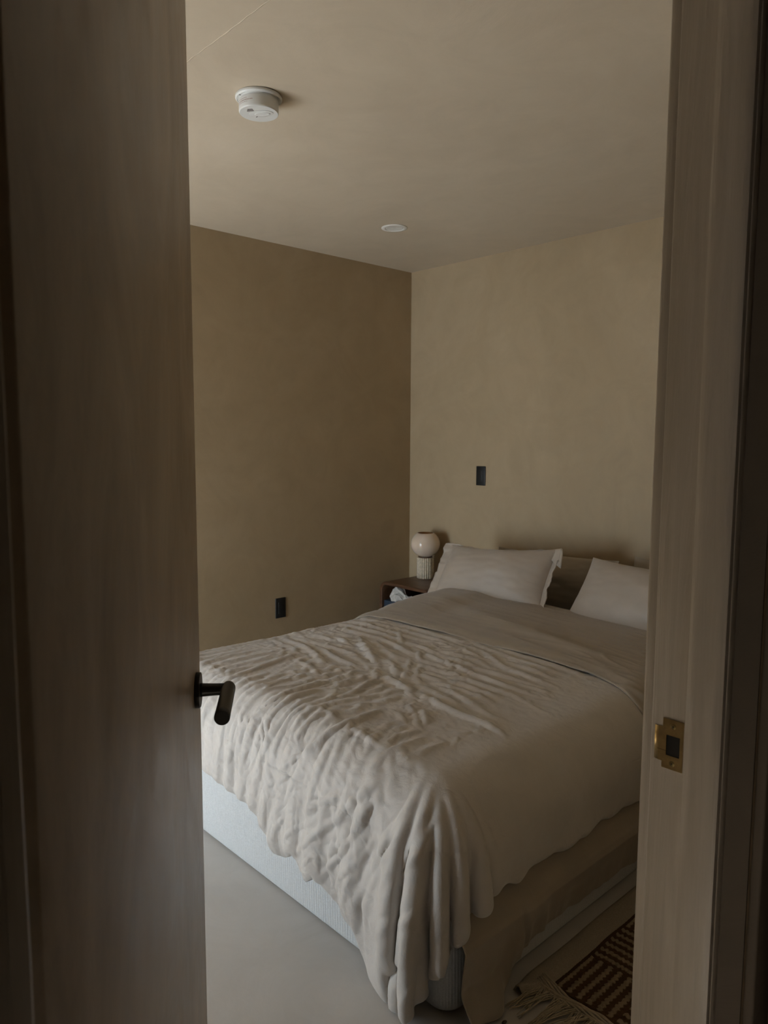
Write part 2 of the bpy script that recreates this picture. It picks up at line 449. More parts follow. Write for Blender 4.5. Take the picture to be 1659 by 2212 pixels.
# oval test button with finger scoop, turned towards the corner
a0 = math.radians(38)
MBt = Matrix.Translation((-2.02, 1.349, zc)) @ Matrix.Rotation(PI, 4, 'X') @ Matrix.Rotation(-a0, 4, 'Z')
def oval(cx_, cy_, ra, rb, h0, h1, mat, name, par, inner=None):
    n = 40; ring = []
    prof = [(1.0, h0), (1.0, h1*.7), (.93, h1)] + (inner or [(.0, h1)])
    b_ = MB(); V = []
    for s_, h in prof:
        for i in range(n):
            a = 2*PI*i/n; V.append(MBt @ Vector((cx_+ra*max(s_, .001)*math.cos(a), cy_+rb*max(s_, .001)*math.sin(a), h)))
    F = []
    for k in range(len(prof)-1):
        for i in range(n): F.append((k*n+i, k*n+(i+1) % n, (k+1)*n+(i+1) % n, (k+1)*n+i))
    F.append(tuple((len(prof)-1)*n+i for i in range(n)))
    b_.add(V, F); return es(b_.build(name, mat, par, True), 50)
oval(.008, .002, .038, .022, -.001, .0022, M['white'], 'button_surround', body)
oval(.012, .002, .025, .0115, 0, .0040, M['white'], 'test_button', body, [(.80, .0040), (.62, .0022), (.0, .0014)])
MB().box(-.022, -.014, -.0012, .0012, .0015, .0028, MBt @ Matrix.Rotation(.9, 4, 'Z')).build('indicator_slot', M['ink'], body)
gl_ = MB()
for k in range(4): gl_.box(-.030+.002*k, -.008, .022+.0045*k, .0240+.0045*k, -.0003, .0005, MBt)
gl_.build('sounder_grille', M['ink'], body)
MB().box(-.007, .012, .0245, .0255, -.0003, .0004, MBt).box(-.007, .010, .0285, .0295, -.0003, .0004, MBt).box(-.007, .008, .033, .034, -.0003, .0004, MBt).build('embossed_lines', M['lightwhite'], body)
# printed notice on the side wall, small red-brown letters
pr = MB()
for row, zz in ((0, .0245), (1, .0300), (2, .0355)):
    a = math.radians(250 if row < 2 else 246)
    aend = math.radians(306 if row == 1 else 290)
    while a < aend:
        wd = random.uniform(.010, .035)*(1.6 if row == 1 else 1)
        hh = .0012 if row != 1 else .0018
        for t0, t1 in ((a, a+wd),):
            q = []
            for t_, zq in ((t0, zz), (t1, zz), (t1, zz+hh), (t0, zz+hh)):
                q.append((-2.02+.0611*math.cos(t_), 1.349+.0611*math.sin(t_), ZC-zq))
            pr.add(q, [(0, 1, 2, 3)])
        a += wd+random.uniform(.008, .02)
pr.build('printed_notice', plain('red_brown_print', (.30, .15, .12), .6), body)
# small moulded arrow clip on the base
MB().add([(-2.02+.0716*math.cos(t)*s_, 1.349+.0716*math.sin(t)*s_, ZC-z) for t, z, s_ in ((math.radians(262), .0125, .93), (math.radians(269), .0125, .93), (math.radians(266), .0125, .84))], [(0, 1, 2)]).build('moulded_arrow', M['ink'], sd)

rl = empty('recessed_downlight', (-2.769, 2.645, ZC)); tag(rl, 'small round white recessed downlight in the ceiling near the corner', 'downlight')
MD = Matrix.Translation((-2.769, 2.645, ZC)) @ Matrix.Rotation(PI, 4, 'X')
es(MB().lathe([(.0445, -.0), (.0645, -.0), (.0655, .0015), (.0640, .004), (.0480, .0055), (.0450, .004), (.0445, .001)], MD, 56).build('trim_ring', M['lightwhite'], rl, True), 60)
# domed lens, unlit
es(MB().lathe([(.0001, -.0002), (.046, -.0002), (.046, .0008), (.043, .0034), (.036, .0016), (.0001, .0008)], MD, 56).build('lens', plain('frosted_lens', (.80, .79, .75), .3), rl, True), 60)

# ------------------------------------------------------------ wall plates
def wallplate(name, loc, MM, label, kind):
    r = empty(name, loc); tag(r, label, 'light switch' if kind == 'switch' else 'outlet')
    MM = Matrix.Translation(loc) @ MM                       # local x across, y up, z out of the wall
    p = MB().box(-.035, .035, -.0575, .0575, 0, .006, MM).build('plate', M['black'], r); bevel(p, .003)
    if kind == 'switch':
        k = MB().box(-.0165, .0165, -.033, .033, .0055, .0095, MM).build('rocker', M['black'], r); bevel(k, .0015)
    else:
        k = MB().box(-.0165, .0165, -.033, .033, .0055, .0075, MM).build('socket', M['black'], r); bevel(k, .001)
        for dy in (-.017, .017):
            MB().box(-.0075, -.0055, dy-.004, dy+.004, .0074, .0078, MM).box(.0055, .0075, dy-.0035, dy+.0035, .0074, .0078, MM).lathe([(.0001, .0072), (.0022, .0072), (.0022, .0078), (.0001, .0078)], MM @ Matrix.Translation((0, dy-.009, 0)), 12).build('socket_slots', M['hole'], k)
    for dy in (-.047, .047):
        MB().lathe([(.0001, .0055), (.0028, .0055), (.0028, .0066), (.0001, .0066)], MM @ Matrix.Translation((0, dy, 0)), 14).build('screw', M['dark'], r)
    return r
MH = Matrix(((1, 0, 0, 0), (0, 0, -1, 0), (0, 1, 0, 0), (0, 0, 0, 1)))          # faces -Y
MW = Matrix(((0, 0, 1, 0), (1, 0, 0, 0), (0, 1, 0, 0), (0, 0, 0, 1)))           # faces +X
wallplate('wall_switch', (-2.831, YB, 1.131), MH, 'black rocker switch plate on the wall above the pillows', 'switch')
wallplate('wall_outlet', (XL, 2.394, .389), MW, 'black outlet plate low on the dark left wall', 'outlet')

# ------------------------------------------------------------ the bed
BX0, BX1, BY0, BY1 = -2.585, -1.068, 1.205, 3.30
bed = empty('bed', ((BX0+BX1)/2, (BY0+BY1)/2, 0)); tag(bed, 'low queen size bed with a white ribbed base, head against the wall', 'bed')
def rounded_slab(name, x0, x1, y0, y1, z0, z1, rc, re, mat, par, bulge=0.):
    """upholstered block: rounded plan corners rc, rolled edges re, slight side bulge"""
    pts = []
    for cx_, cy_, a0 in ((x1-rc, y1-rc, 0), (x0+rc, y1-rc, 90), (x0+rc, y0+rc, 180), (x1-rc, y0+rc, 270)):
        for k in range(9):
            a = math.radians(a0+90*k/8); pts.append((cx_, cy_, math.cos(a), math.sin(a)))
    prof = []
    for k in range(7):
        a = PI/2*k/6; prof.append((-re+re*math.sin(a), z0+re-re*math.cos(a)))
    for k in range(1, 8): prof.append((bulge*math.sin(PI*k/8), z0+re+(z1-z0-2*re)*k/8))
    for k in range(7):
        a = PI/2*k/6; prof.append((-re+re*math.cos(a), z1-re+re*math.sin(a)))
    V = []; n = len(pts)
    for o_, z in prof:
        for cx_, cy_, c_, s_ in pts: V.append((cx_+(rc+o_)*c_, cy_+(rc+o_)*s_, z))
    F = []
    for k in range(len(prof)-1):
        for i in range(n): F.append((k*n+i, k*n+(i+1) % n, (k+1)*n+(i+1) % n, (k+1)*n+i))
    F.append(tuple(range(n))[::-1]); F.append(tuple((len(prof)-1)*n+i for i in range(n)))
    return mesh_obj(name, V, F, mat, par, True)
base_o = rounded_slab('bed_base', BX0, BX1, BY0, BY1, .004, .245, .05, .012, M['mattress'], bed, .003)
mat_o = rounded_slab('mattress', BX0+.03, BX1-.05, BY0+.035, BY1, .246, .465, .07, .045, M['mattress'], bed, .004)
# piping round the top edge of the base
ring = []
for cx_, cy_, a0 in ((BX1-.05, BY1-.05, 0), (BX0+.05, BY1-.05, 90), (BX0+.05, BY0+.05, 180), (BX1-.05, BY0+.05, 270)):
    for k in range(9):
        a = math.radians(a0+90*k/8); ring.append((cx_+.048*math.cos(a), cy_+.048*math.sin(a), .243))
ring.append(ring[0])
MB().tube(ring, .0042, 8).build('piping', M['mattress'], bed, True)

# ---- duvet: a smooth draped surface, then folds, traced creases and fine wrinkles along its normal
ZT, XF, XN, YF, RR = .515, -2.64, -1.05, 1.165, .15
def base(a, b):
    xi0, xi1, yi = XF+RR, XN-RR, YF+RR
    ax = np.clip(a, xi0, xi1); by = np.maximum(b, yi)
    ex = a-ax; ey = b-by
    L = np.hypot(ex, ey); Ls = np.maximum(L, 1e-9)
    dx, dy = ex/Ls, ey/Ls
    q = np.pi/2*RR; th = np.minimum(L/RR, np.pi/2)
    H = RR*np.sin(th); V = RR*(1-np.cos(th))+np.maximum(L-q, 0)
    puff = .03*np.sin(np.pi*np.clip((a-XF)/(XN-XF), 0, 1))**.7
    P = np.stack([ax+dx*H, by+dy*H, ZT+puff*(1-th/np.pi*2)-V], -1)
    Nn = np.stack([dx*np.sin(th), dy*np.sin(th), np.cos(th)], -1)
    return P, Nn, L, dx, dy
XI0, XI1, YI = XF+RR, XN-RR, YF+RR
# crease lines of the duvet: height mm, width mm, then x, y of the points in unfolded mm
STROKES = [[7,12,-2141,1297,-2156,1372,-2171,1462,-2196,1547,-2196,1647],
[4,9,-2081,1271,-2081,1337,-2061,1397,-2021,1422],
[4,9,-2031,1246,-2031,1302,-2026,1337,-2011,1387,-1982,1457,-1977,1532],
[5,9,-2011,1221,-2006,1266,-1992,1312,-1982,1387,-1967,1447,-1897,1532],
[5,10,-1992,1201,-1982,1236,-1957,1271,-1937,1312,-1912,1377,-1907,1452],
[7,12,-1897,1206,-1887,1241,-1867,1287,-1872,1347,-1872,1422,-1867,1487,-1862,1522],
[5,9,-1892,1176,-1887,1206,-1857,1251,-1857,1297],
[8,14,-1767,1126,-1787,1171,-1807,1196,-1827,1241,-1822,1281,-1827,1337,-1827,1397,-1817,1452],
[5,9,-1787,1226,-1767,1256,-1772,1297,-1787,1357,-1777,1407],
[5,9,-1682,1201,-1702,1226,-1712,1256,-1717,1302],
[5,9,-1652,1191,-1667,1211,-1672,1246,-1667,1292,-1662,1327],
[4,8,-1752,1236,-1747,1266,-1742,1307],
[4,9,-1662,1241,-1647,1281,-1627,1317],
[4,10,-1677,1231,-1677,1266,-1672,1312],
[8,16,-1612,1181,-1587,1226,-1568,1266,-1563,1322,-1568,1397,-1577,1457],
[4,8,-1732,1357,-1752,1417,-1802,1492],
[4,8,-1702,1347,-1727,1407,-1722,1457,-1752,1542,-1782,1622],
[3,8,-1707,1372,-1692,1457,-1657,1502],
[3,8,-1682,1342,-1647,1422,-1602,1497],
[3,8,-1657,1342,-1612,1412,-1577,1447],
[5,10,-1737,1327,-1697,1327,-1652,1322,-1602,1312],
[3,9,-2490,1367,-2525,1442,-2525,1512],
[3,12,-2520,1497,-2525,1592,-2490,1687],
[6,16,-2281,1697,-2206,1682,-2101,1637,-2021,1597],
[6,14,-2171,1567,-2101,1557,-2021,1542,-1927,1512,-1892,1527],
[4,11,-2076,1482,-2016,1467,-1972,1467],
[6,16,-2201,1732,-2121,1697,-2051,1682,-1952,1677],
[6,18,-2316,1863,-2256,1863,-2196,1853],
[5,14,-2426,1788,-2401,1843,-2341,1843,-2241,1838],
[5,9,-1872,1572,-1892,1622,-1897,1652],
[6,12,-1852,1552,-1807,1492,-1842,1502,-1877,1517],
[5,10,-1832,1587,-1832,1547,-1802,1502],
[7,16,-2256,1963,-2111,1863,-1967,1772,-1887,1742],
[5,12,-1877,1717,-1817,1652,-1782,1632],
[3,8,-2435,1863,-2485,1928,-2530,1993],
[3,8,-2356,1898,-2411,1988],
[3,8,-2346,1963,-2376,2043],
[3,8,-2376,1707,-2336,1722,-2221,1687],
[5,10,-2101,1101,-2076,1141,-2086,1186],
[5,10,-2136,1136,-2141,1166,-2161,1201],
[5,10,-1942,1116,-1957,1146,-1962,1186,-1972,1206],
[5,9,-1922,1151,-1937,1186,-1957,1216,-1957,1251],
[5,9,-1857,1131,-1857,1161,-1877,1206],
[4,8,-1827,1141,-1827,1171,-1827,1191,-1822,1221],
[5,9,-1792,1121,-1812,1176,-1832,1201,-1867,1236],
[4,8,-1907,1166,-1897,1181,-1882,1216,-1872,1246],
[5,10,-1682,1171,-1682,1191,-1692,1216],
[6,12,-2011,1071,-2006,1041,-1967,1031,-1932,996],
[6,12,-1972,1041,-1942,1086,-1952,1111],
[6,12,-1867,1031,-1882,1061,-1872,1096,-1857,1136],
[5,10,-1862,1036,-1847,1071,-1812,1106,-1817,1141],
[5,9,-1822,996,-1847,1026,-1797,1081,-1787,1111,-1797,1146],
[6,12,-1817,1036,-1782,1081,-1787,1111],
[6,12,-1717,1081,-1737,1096,-1757,1116,-1767,1156],
[5,10,-1722,1036,-1692,1081,-1652,1111,-1622,1156,-1612,1176],
[6,12,-1727,946,-1702,996,-1662,1036,-1632,1086,-1602,1171],
[5,10,-1777,1006,-1757,1046,-1702,1091],
[6,10,-1742,931,-1742,981,-1747,1026,-1767,1046],
[4,9,-1792,996,-1777,1031,-1767,1061],
[7,14,-1707,1111,-1657,1151,-1612,1186,-1582,1231],
[6,12,-1642,936,-1612,976,-1563,1011,-1503,1056],
[6,14,-1682,916,-1697,946,-1652,996,-1662,1016],
[5,12,-1717,901,-1717,936,-1697,976],
[8,16,-1572,1046,-1513,1086,-1458,1116,-1413,1151],
[9,16,-1587,916,-1538,976,-1468,1046,-1398,1111,-1348,1171,-1308,1221],
[6,12,-1488,936,-1483,966,-1508,966],
[5,10,-1572,891,-1528,931,-1498,961],
[6,10,-1558,996,-1553,971,-1587,921],
[7,14,-1498,881,-1438,951,-1388,1021,-1338,1101,-1318,1136,-1288,1191],
[5,12,-1443,986,-1423,1011,-1368,1061],
[3,10,-1383,1246,-1368,1281],
[4,10,-1373,1216,-1343,1256],
[3,10,-1548,1126,-1538,1171,-1548,1191],
[3,9,-1483,1111,-1498,1141,-1488,1186],
[4,10,-1348,1211,-1328,1241],
[6,14,-1443,986,-1398,1041,-1343,1106,-1313,1166],
[7,16,-1478,901,-1413,981,-1368,1046,-1323,1126,-1293,1186],
[6,14,-1443,856,-1393,936,-1353,986,-1303,1041,-1268,1131],
[6,12,-1353,846,-1373,876,-1363,936,-1313,1011],
[13,26,-1333,811,-1338,876,-1313,946,-1273,1016,-1233,1101,-1208,1136,-1193,1211],
[12,24,-1288,765,-1298,841,-1298,896,-1273,966,-1238,1036,-1188,1111,-1183,1181],
[6,14,-1258,1061,-1238,1106,-1223,1141],
[10,20,-1198,951,-1178,1016,-1153,1081,-1143,1136,-1163,1226],
[12,22,-1188,986,-1129,1076,-1119,1106,-1109,1161,-1119,1196,-1124,1231],
[8,16,-1109,946,-1069,996,-1054,1051],
[7,18,-1049,996,-1019,1026,-999,1056],
[9,20,-1238,750,-1233,821,-1228,881,-1178,936,-1153,986],
[7,18,-1208,770,-1173,846,-1109,906,-1119,936,-1104,1001],
[7,16,-1029,755,-1059,785,-1109,836,-1044,906,-1044,936],
[7,16,-1129,735,-1129,775,-1193,816],
[6,14,-974,765,-1004,826,-999,886,-979,961],
[7,18,-2166,1898,-2036,1823,-1962,1778,-1892,1747],
[6,12,-1877,1712,-1822,1682,-1777,1607,-1747,1532,-1717,1457],
[7,18,-2156,1958,-2061,1913,-1992,1878,-1892,1838],
[6,16,-1952,1813,-1872,1793,-1792,1732,-1742,1682],
[6,16,-2181,2013,-2106,1983,-2016,1958,-1937,1928,-1877,1913],
[6,14,-2201,2148,-2081,2033,-1977,1958,-1887,1923],
[5,12,-1882,1888,-1802,1798,-1712,1687],
[5,14,-1972,1983,-1917,1973,-1857,1913,-1812,1898],
[6,16,-1807,1873,-1747,1783,-1682,1722,-1622,1687],
[5,14,-2051,2038,-1957,2018,-1852,1998],
[5,12,-1882,1973,-1812,1948,-1762,1943],
[5,11,-1787,1973,-1717,1928,-1692,1903],
[4,9,-1672,1838,-1692,1898,-1737,1988,-1742,2023,-1792,2073],
[5,12,-1707,1958,-1637,1913,-1627,1983],
[4,9,-1627,1783,-1622,1843,-1612,1903,-1627,1998],
[4,9,-1577,1778,-1592,1828,-1592,1878],
[4,12,-1627,1752,-1592,1762,-1577,1767,-1503,1712],
[5,12,-1727,1788,-1667,1772,-1632,1783],
[9,20,-1797,1677,-1722,1662,-1662,1642,-1612,1637],
[9,20,-1602,1637,-1568,1637,-1493,1622,-1423,1612,-1358,1617,-1283,1622,-1198,1587],
[5,18,-1572,1747,-1463,1707,-1373,1687,-1288,1677],
[6,16,-1577,1913,-1518,1913,-1438,1903],
[5,12,-1632,1617,-1568,1602,-1503,1602],
[5,12,-1553,1547,-1513,1532,-1468,1497,-1408,1452],
[6,14,-1518,1547,-1478,1542,-1423,1497,-1408,1472],
[4,10,-1572,1482,-1498,1472,-1443,1437],
[6,13,-1533,1307,-1483,1302,-1433,1297,-1388,1292],
[5,9,-1283,1317,-1298,1372,-1293,1412,-1298,1452],
[4,9,-1363,1266,-1358,1317,-1358,1377,-1348,1422],
[4,9,-1408,1382,-1408,1422,-1383,1437],
[3,8,-1433,1382,-1438,1432],
[4,10,-1393,1312,-1418,1372],
[4,9,-1323,1497,-1298,1522,-1293,1547],
[4,9,-1308,1497,-1278,1462,-1263,1422],
[4,9,-1288,1542,-1288,1577,-1263,1587],
[4,10,-1303,1587,-1303,1622,-1278,1622],
[4,9,-2316,2018,-2371,2108,-2386,2168],
[4,9,-2271,2043,-2316,2123,-2326,2173],
[4,9,-2196,2058,-2246,2138,-2246,2163],
[4,10,-2341,1863,-2286,1883,-2196,1853],
[4,10,-2391,1923,-2445,2013],
[4,10,-2356,1958,-2396,2033],
[4,10,-1872,2043,-1862,2103,-1852,2153],
[5,12,-1832,2133,-1767,2093,-1702,2088],
[4,12,-1772,2158,-1682,2113,-1553,2048],
[3,8,-1498,1747,-1488,1818,-1478,1883],
[3,8,-1672,1572,-1652,1592,-1642,1622],
[3,8,-1667,1402,-1637,1442,-1592,1462],
[3,8,-1622,1477,-1617,1522,-1587,1552],
[3,8,-1672,1497,-1647,1507,-1642,1547]]
def chaikin(p, n=2):
    p = np.array(p, float)
    for _ in range(n):
        q = np.empty((2*len(p), 2)); q[0] = p[0]; q[-1] = p[-1]
        q[1:-1:2] = .75*p[:-1]+.25*p[1:]; q[2:-1:2] = .25*p[:-1]+.75*p[1:]
        p = q
    return p
def creases(A, B, ws=1.):
    H = np.zeros_like(A)
    for q in STROKES:
        h, w = q[0]*.001, q[1]*.001*ws
        p = chaikin(np.array(q[2:]).reshape(-1, 2)*.001)
        lo = p.min(0)-4*w; hi = p.max(0)+4*w
        m = (A > lo[0]) & (A < hi[0]) & (B > lo[1]) & (B < hi[1])
        if not m.any(): continue
        a = A[m]; b_ = B[m]
        a = a+.006*pn(a*16, b_*16, 3); b_ = b_+.006*pn(a*16+9, b_*16, 4)
        seg = np.hypot(*(p[1:]-p[:-1]).T); cum = np.concatenate([[0], np.cumsum(seg)]); tot = cum[-1]
        bd = np.full(a.shape, 9.); bt = np.zeros(a.shape); bs = np.zeros(a.shape)
        for k in range(len(p)-1):
            d = p[k+1]-p[k]; l2 = max(d@d, 1e-10)
            t = np.clip(((a-p[k][0])*d[0]+(b_-p[k][1])*d[1])/l2, 0, 1)
            ux = a-(p[k][0]+t*d[0]); uy = b_-(p[k][1]+t*d[1]); dd = np.hypot(ux, uy)
            c_ = dd < bd
            bd = np.where(c_, dd, bd); bt = np.where(c_, cum[k]+t*seg[k], bt)
            bs = np.where(c_, np.sign(d[0]*uy-d[1]*ux), bs)
        e = np.clip(np.minimum(bt, tot-bt)/(.22*tot+1e-6), 0, 1)**.6*(1-.999*((bt <= 0) | (bt >= tot)))
        e = np.clip(np.minimum(bt, tot-bt)/(.25*tot+1e-6), 0, 1)**.7
        ww = w*(.75+.35*pn(bt*14, bt*0+w*100, 5))
        sharp = np.exp(-(bd/ww)**1.5)
        H[m] += e*(h*sharp-.35*h*np.exp(-((bd-1.9*ww)/(1.1*ww))**2))
    return H
def folds(A, B):
    """wrinkle height over the whole duvet in unfolded metres"""
    h = CREASE_GAIN*creases(A, B)
    wa = .02*pn(A*6, B*6, 8); wb = .02*pn(A*6+5, B*6, 9)
    a, b_ = A+wa, B+wb
    # fan of fine wrinkles over the foot, far half
    mk = sst(B, .8, 1.0)*(1-sst(B, 1.55, 1.85))*(1-sst(A, -1.75, -1.45))*sst(B, .75, 1.0)
    h += mk*(.0055*ridge(a/.045+.3*b_, b_/.26, 11, 1.6)+.003*ridge(a/.022, b_/.16, 12, 1.5)-.003)
    # hanging foot: vertical folds everywhere
    mk = (1-sst(B, 1.12, 1.3))*(1-sst(A, -1.2, -1.1))
    h += mk*(.010*ridge(a/.085, b_/.5, 13, 1.7)+.004*ridge((a+.25*b_)/.035, b_/.22, 14, 1.5)-.005)
    # crumpled middle
    mk = sst(B, 1.50, 1.70)*(1-sst(B, 2.2, 2.3))*(1-sst(A, -1.5, -1.28))*sst(A, -2.6, -2.45)
    h += mk*(.0065*ridge(a/.16, b_/.075, 15, 1.8)+.0045*ridge((a+b_)/.07, (a-b_)/.11, 16, 2)-.003)
    mk = sst(A, -1.65, -1.45)*(1-sst(A, -1.2, -1.05))*sst(B, 1.45, 1.65)
    h += mk*(.003*ridge(a/.14, b_/.05, 17, 1.8))
    # soft billows, strongest on the near side
    h += .007*pn(A*3.3, B*2.6, 18)+.004*pn(A*7, B*6, 19)
    mk = sst(A, -1.16, -1.0)
    h += mk*(.012*pn(A*2.2+B*1.5, B*4.2, 20)+.003*ridge((A+.5*B)/.2, B/.12, 21, 2))
    h += .0012*ridge(a/.03, b_/.035, 22, 1.5)*(1-sst(A, -1.3, -1.1))*sst(1.0-0*B, 0, 1)
    return h
CREASE_GAIN = 1.0
# hem length below the edge, along the foot, round the corner, along the side
HF = np.array([(-2.9, 0.333), (-2.13, 0.332), (-2.03, 0.334), (-1.835, 0.342), (-1.79, 0.362), (-1.74, 0.395), (-1.695, 0.432), (-1.655, 0.431), (-1.607, 0.399), (-1.592, 0.415), (-1.577, 0.442), (-1.53, 0.441), (-1.498, 0.414), (-1.47, 0.425), (-1.438, 0.447), (-1.348, 0.487), (-1.325, 0.543), (-1.283, 0.591), (-1.233, 0.605), (-1.16, 0.613)])
HC = np.array([(0, 0.613), (14, 0.608), (28, 0.543), (43, 0.469), (57, 0.408), (67, 0.348), (90, 0.328)])
def side_hem(b): return .326+.005*np.sin(b*31+2*np.sin(b*9))+.012*pn(b*11, b*0+.5, 30)+.005*np.abs(np.sin(b*27+1))
nd = .0045
na = int((XI1-XI0)/nd); nb = int((2.62-YI)/nd); ns = 100; nv = 140; nf = 50
u_near = np.linspace(0, 1, ns+1)[1:]; v_foot = np.linspace(1, 0, nv+1)[:-1]; u_far = np.linspace(1, 0, nf+1)[:-1]
ac = np.linspace(XI0, XI1, na); bc = np.linspace(YI, 2.62, nb)
Ua = np.concatenate([-u_far, np.zeros(na), u_near]); Ac = np.concatenate([np.full(nf, XI0), ac, np.full(ns, XI1)])
Vb = np.concatenate([v_foot, np.zeros(nb)]); Bc = np.concatenate([np.full(nv, YI), bc])
U, V_ = np.meshgrid(Ua, Vb, indexing='ij'); AC, BC = np.meshgrid(Ac, Bc, indexing='ij')
u = np.abs(U); mxuv = np.maximum(u, V_)
phi = np.where(V_ >= u, 45*u/np.maximum(V_, 1e-9), 90-45*V_/np.maximum(u, 1e-9))
Lf = np.interp(AC, HF[:, 0], HF[:, 1]); Ls_ = side_hem(BC)
corner = (u > 0) & (V_ > 0)
Lc = np.where(U > 0, np.interp(phi, HC[:, 0], HC[:, 1]), .333)
Lh = np.where(corner, Lc, np.where(u > 0, np.where(U > 0, Ls_, .333), Lf))
L = mxuv*Lh
ang = np.radians(phi)
EA = np.where(corner, L*np.sin(ang), np.where(u > 0, L, 0))*np.sign(U+1e-12)*(u > 0)
EB = -np.where(corner, L*np.cos(ang), np.where(V_ > 0, L, 0))*(V_ > 0)
A = AC+EA; B = BC+EB
P, Nn, Lx, dx, dy = base(A, B)
# how the cloth hangs: a sheet of particles is relaxed over the bed shape (distance constraints,
# bending, gravity, contact), with a little spare cloth where the duvet is crumpled
def relax_cloth(H, steps):
    f4 = np.float32
    ga = np.arange(XI0-.335, XI1+.335, H); gb = np.arange(YI-.60, 2.46, H)
    A, B = np.meshgrid(ga, gb, indexing='ij'); na, nb = A.shape
    PB, NB, L, _, _ = base(A, B)
    phi = np.degrees(np.arctan2(np.maximum(A-XI1, 0), np.maximum(YI-B, 1e-9)))
    Lh = np.where((A > XI1) & (B < YI), np.interp(phi, HC[:, 0], HC[:, 1]), np.where(A > XI1, side_hem(B), np.where(A < XI0, .333, np.interp(A, HF[:, 0], HF[:, 1]))))
    alive = L <= Lh+H*1.6
    h = creases(A, B)
    fan = (1-sst(B, 1.45, 1.75))*(.65+.35*sst(B, YI-.28, YI-.15))*(1-sst(A, -1.6, -1.3))
    mid = sst(B, 1.5, 1.75)*(1-sst(B, 2.2, 2.3))*(1-sst(A, -1.5, -1.25))*sst(A, -2.6, -2.4)
    mid2 = sst(B, 1.45, 1.6)*(1-sst(B, 2.2, 2.3))*sst(A, -1.6, -1.4)*(1-sst(A, -1.3, -1.05))
    calm = sst(A, -1.2, -1.0)
    quiet = np.clip(np.exp(-((A+1.55)/.16)**2-((B-1.42)/.16)**2)+np.exp(-((A+2.42)/.14)**2-((B-1.55)/.25)**2), 0, 1)
    mod = np.clip(.55+.9*pn(A*5, B*4, 201), 0, 1.3); mod2 = np.clip(.45+1.0*pn(A*4+7, B*6, 202), 0, 1.3)
    sa = 1+(.055+.035*sst(L, .03, .12))*fan*(1-.85*quiet)*mod+.006*(B < YI)+.02*(B < YI)*sst(A, -1.5, -1.3)*sst(L, .1, .2)
    sb = 1+.045*mid*(1-.6*quiet)*mod+.016*mid2*mod2
    nz = .006*ridge((A+.02*pn(A*5, B*5, 9))/.045, B/.22, 11, 1.5)*fan+.004*ridge(A/.2, (B+.03*pn(A*5, B*5, 9))/.06, 12, 1.5)*mid
    head = 1-sst(B, 2.25, 2.38)
    sa = 1+(sa-1)*head*(1-.7*calm); sb = 1+(sb-1)*head*(1-.7*calm)
    P = PB+NB*(h*.7+nz*.6*head*(1-.6*calm)+.002)[..., None]
    q = np.where(A > XI1, phi/90*.28, A-XI1)
    P += NB*np.where(((A > XI1-.15) & (B < YI+.1)) | (B < YI), .012*np.cos((q+.045)*2*np.pi/.118+1.2*pn(q*5, L*3, 40))*sst(L, .1, .45)*sst(-B, -1.3, -1.0)*sst(A, -1.5, -1.2), 0)[..., None]
    P[..., 2] = np.maximum(P[..., 2], .004)
    ra = H*.5*(sa[1:]+sa[:-1]); rb = H*.5*(sb[:, 1:]+sb[:, :-1])
    ln = np.linalg.norm
    li = ln(P[1:]-P[:-1], axis=-1)-ln(PB[1:]-PB[:-1], axis=-1)+H; lj = ln(P[:, 1:]-P[:, :-1], axis=-1)-ln(PB[:, 1:]-PB[:, :-1], axis=-1)+H
    cm = 1-sst(np.maximum(A-XI1, 0)*np.maximum(YI-B, 0), 0, .0004)
    ik = .8-.05*sst(L, .14, .24)
    ra = np.where(cm[1:] > .5, np.maximum(ra, H+ik[1:]*(li-H)), ra); rb = np.where(cm[:, 1:] > .5, np.maximum(rb, H+ik[:, 1:]*(lj-H)), rb)
    ra = np.minimum(ra, H*1.5); rb = np.minimum(rb, H*1.5)
    rd = np.sqrt(ra[:, :-1]**2+rb[:-1]**2)
    w = alive.astype(f4); inv = w*(B <= 2.42)
    soft = (.005+.009*sst(L, .05, .12))*(1-sst(L, .26, .34))*(1-sst(A, -1.35, -1.10))
    bk = np.clip(.06*(1+1.2*pn(A*6, B*6, 77))+.09*sst(L, .14, .30), .01, .2)*1.
    bc = np.clip(.2*sst(A, XI1-.12, XI1)*(B < YI)*sst(L, .1, .2)+.12*sst(L, .2, .35)*(B < YI)*sst(A, -1.75, -1.45), 0, .2)
    h0 = .6*h-.001
    P, PB, NB, ra, rb, rd, inv, soft, bk, bc, h0 = [x.astype(f4) for x in (P, PB, NB, ra, rb, rd, inv, soft, bk, bc, h0)]
    kn = (.0008*inv*(1-sst(L, .18, .28))).astype(f4)[..., None]; gz = (-5*inv*(1-.9*(1-sst(L, .10, .28)))).astype(f4)
    def pairs(shape_a, shape_b, rest, k):
        w1 = inv[shape_a]; w2 = inv[shape_b]; ws = np.maximum(w1+w2, f4(1e-6))
        ok = (w[shape_a] > 0) & (w[shape_b] > 0) & (w1+w2 > 0)
        return (shape_a, shape_b, rest, np.where(ok, k*w1/ws, 0).astype(f4), np.where(ok, k*w2/ws, 0).astype(f4))
    S = slice; CON = []
    for o in (0, 1):
        n = (na-o)//2*2+o; CON.append(pairs((S(o, n, 2), S(None)), (S(o+1, n, 2), S(None)), ra[o:n-1:2], .9))
        n = (nb-o)//2*2+o; CON.append(pairs((S(None), S(o, n, 2)), (S(None), S(o+1, n, 2)), rb[:, o:n-1:2], .9))
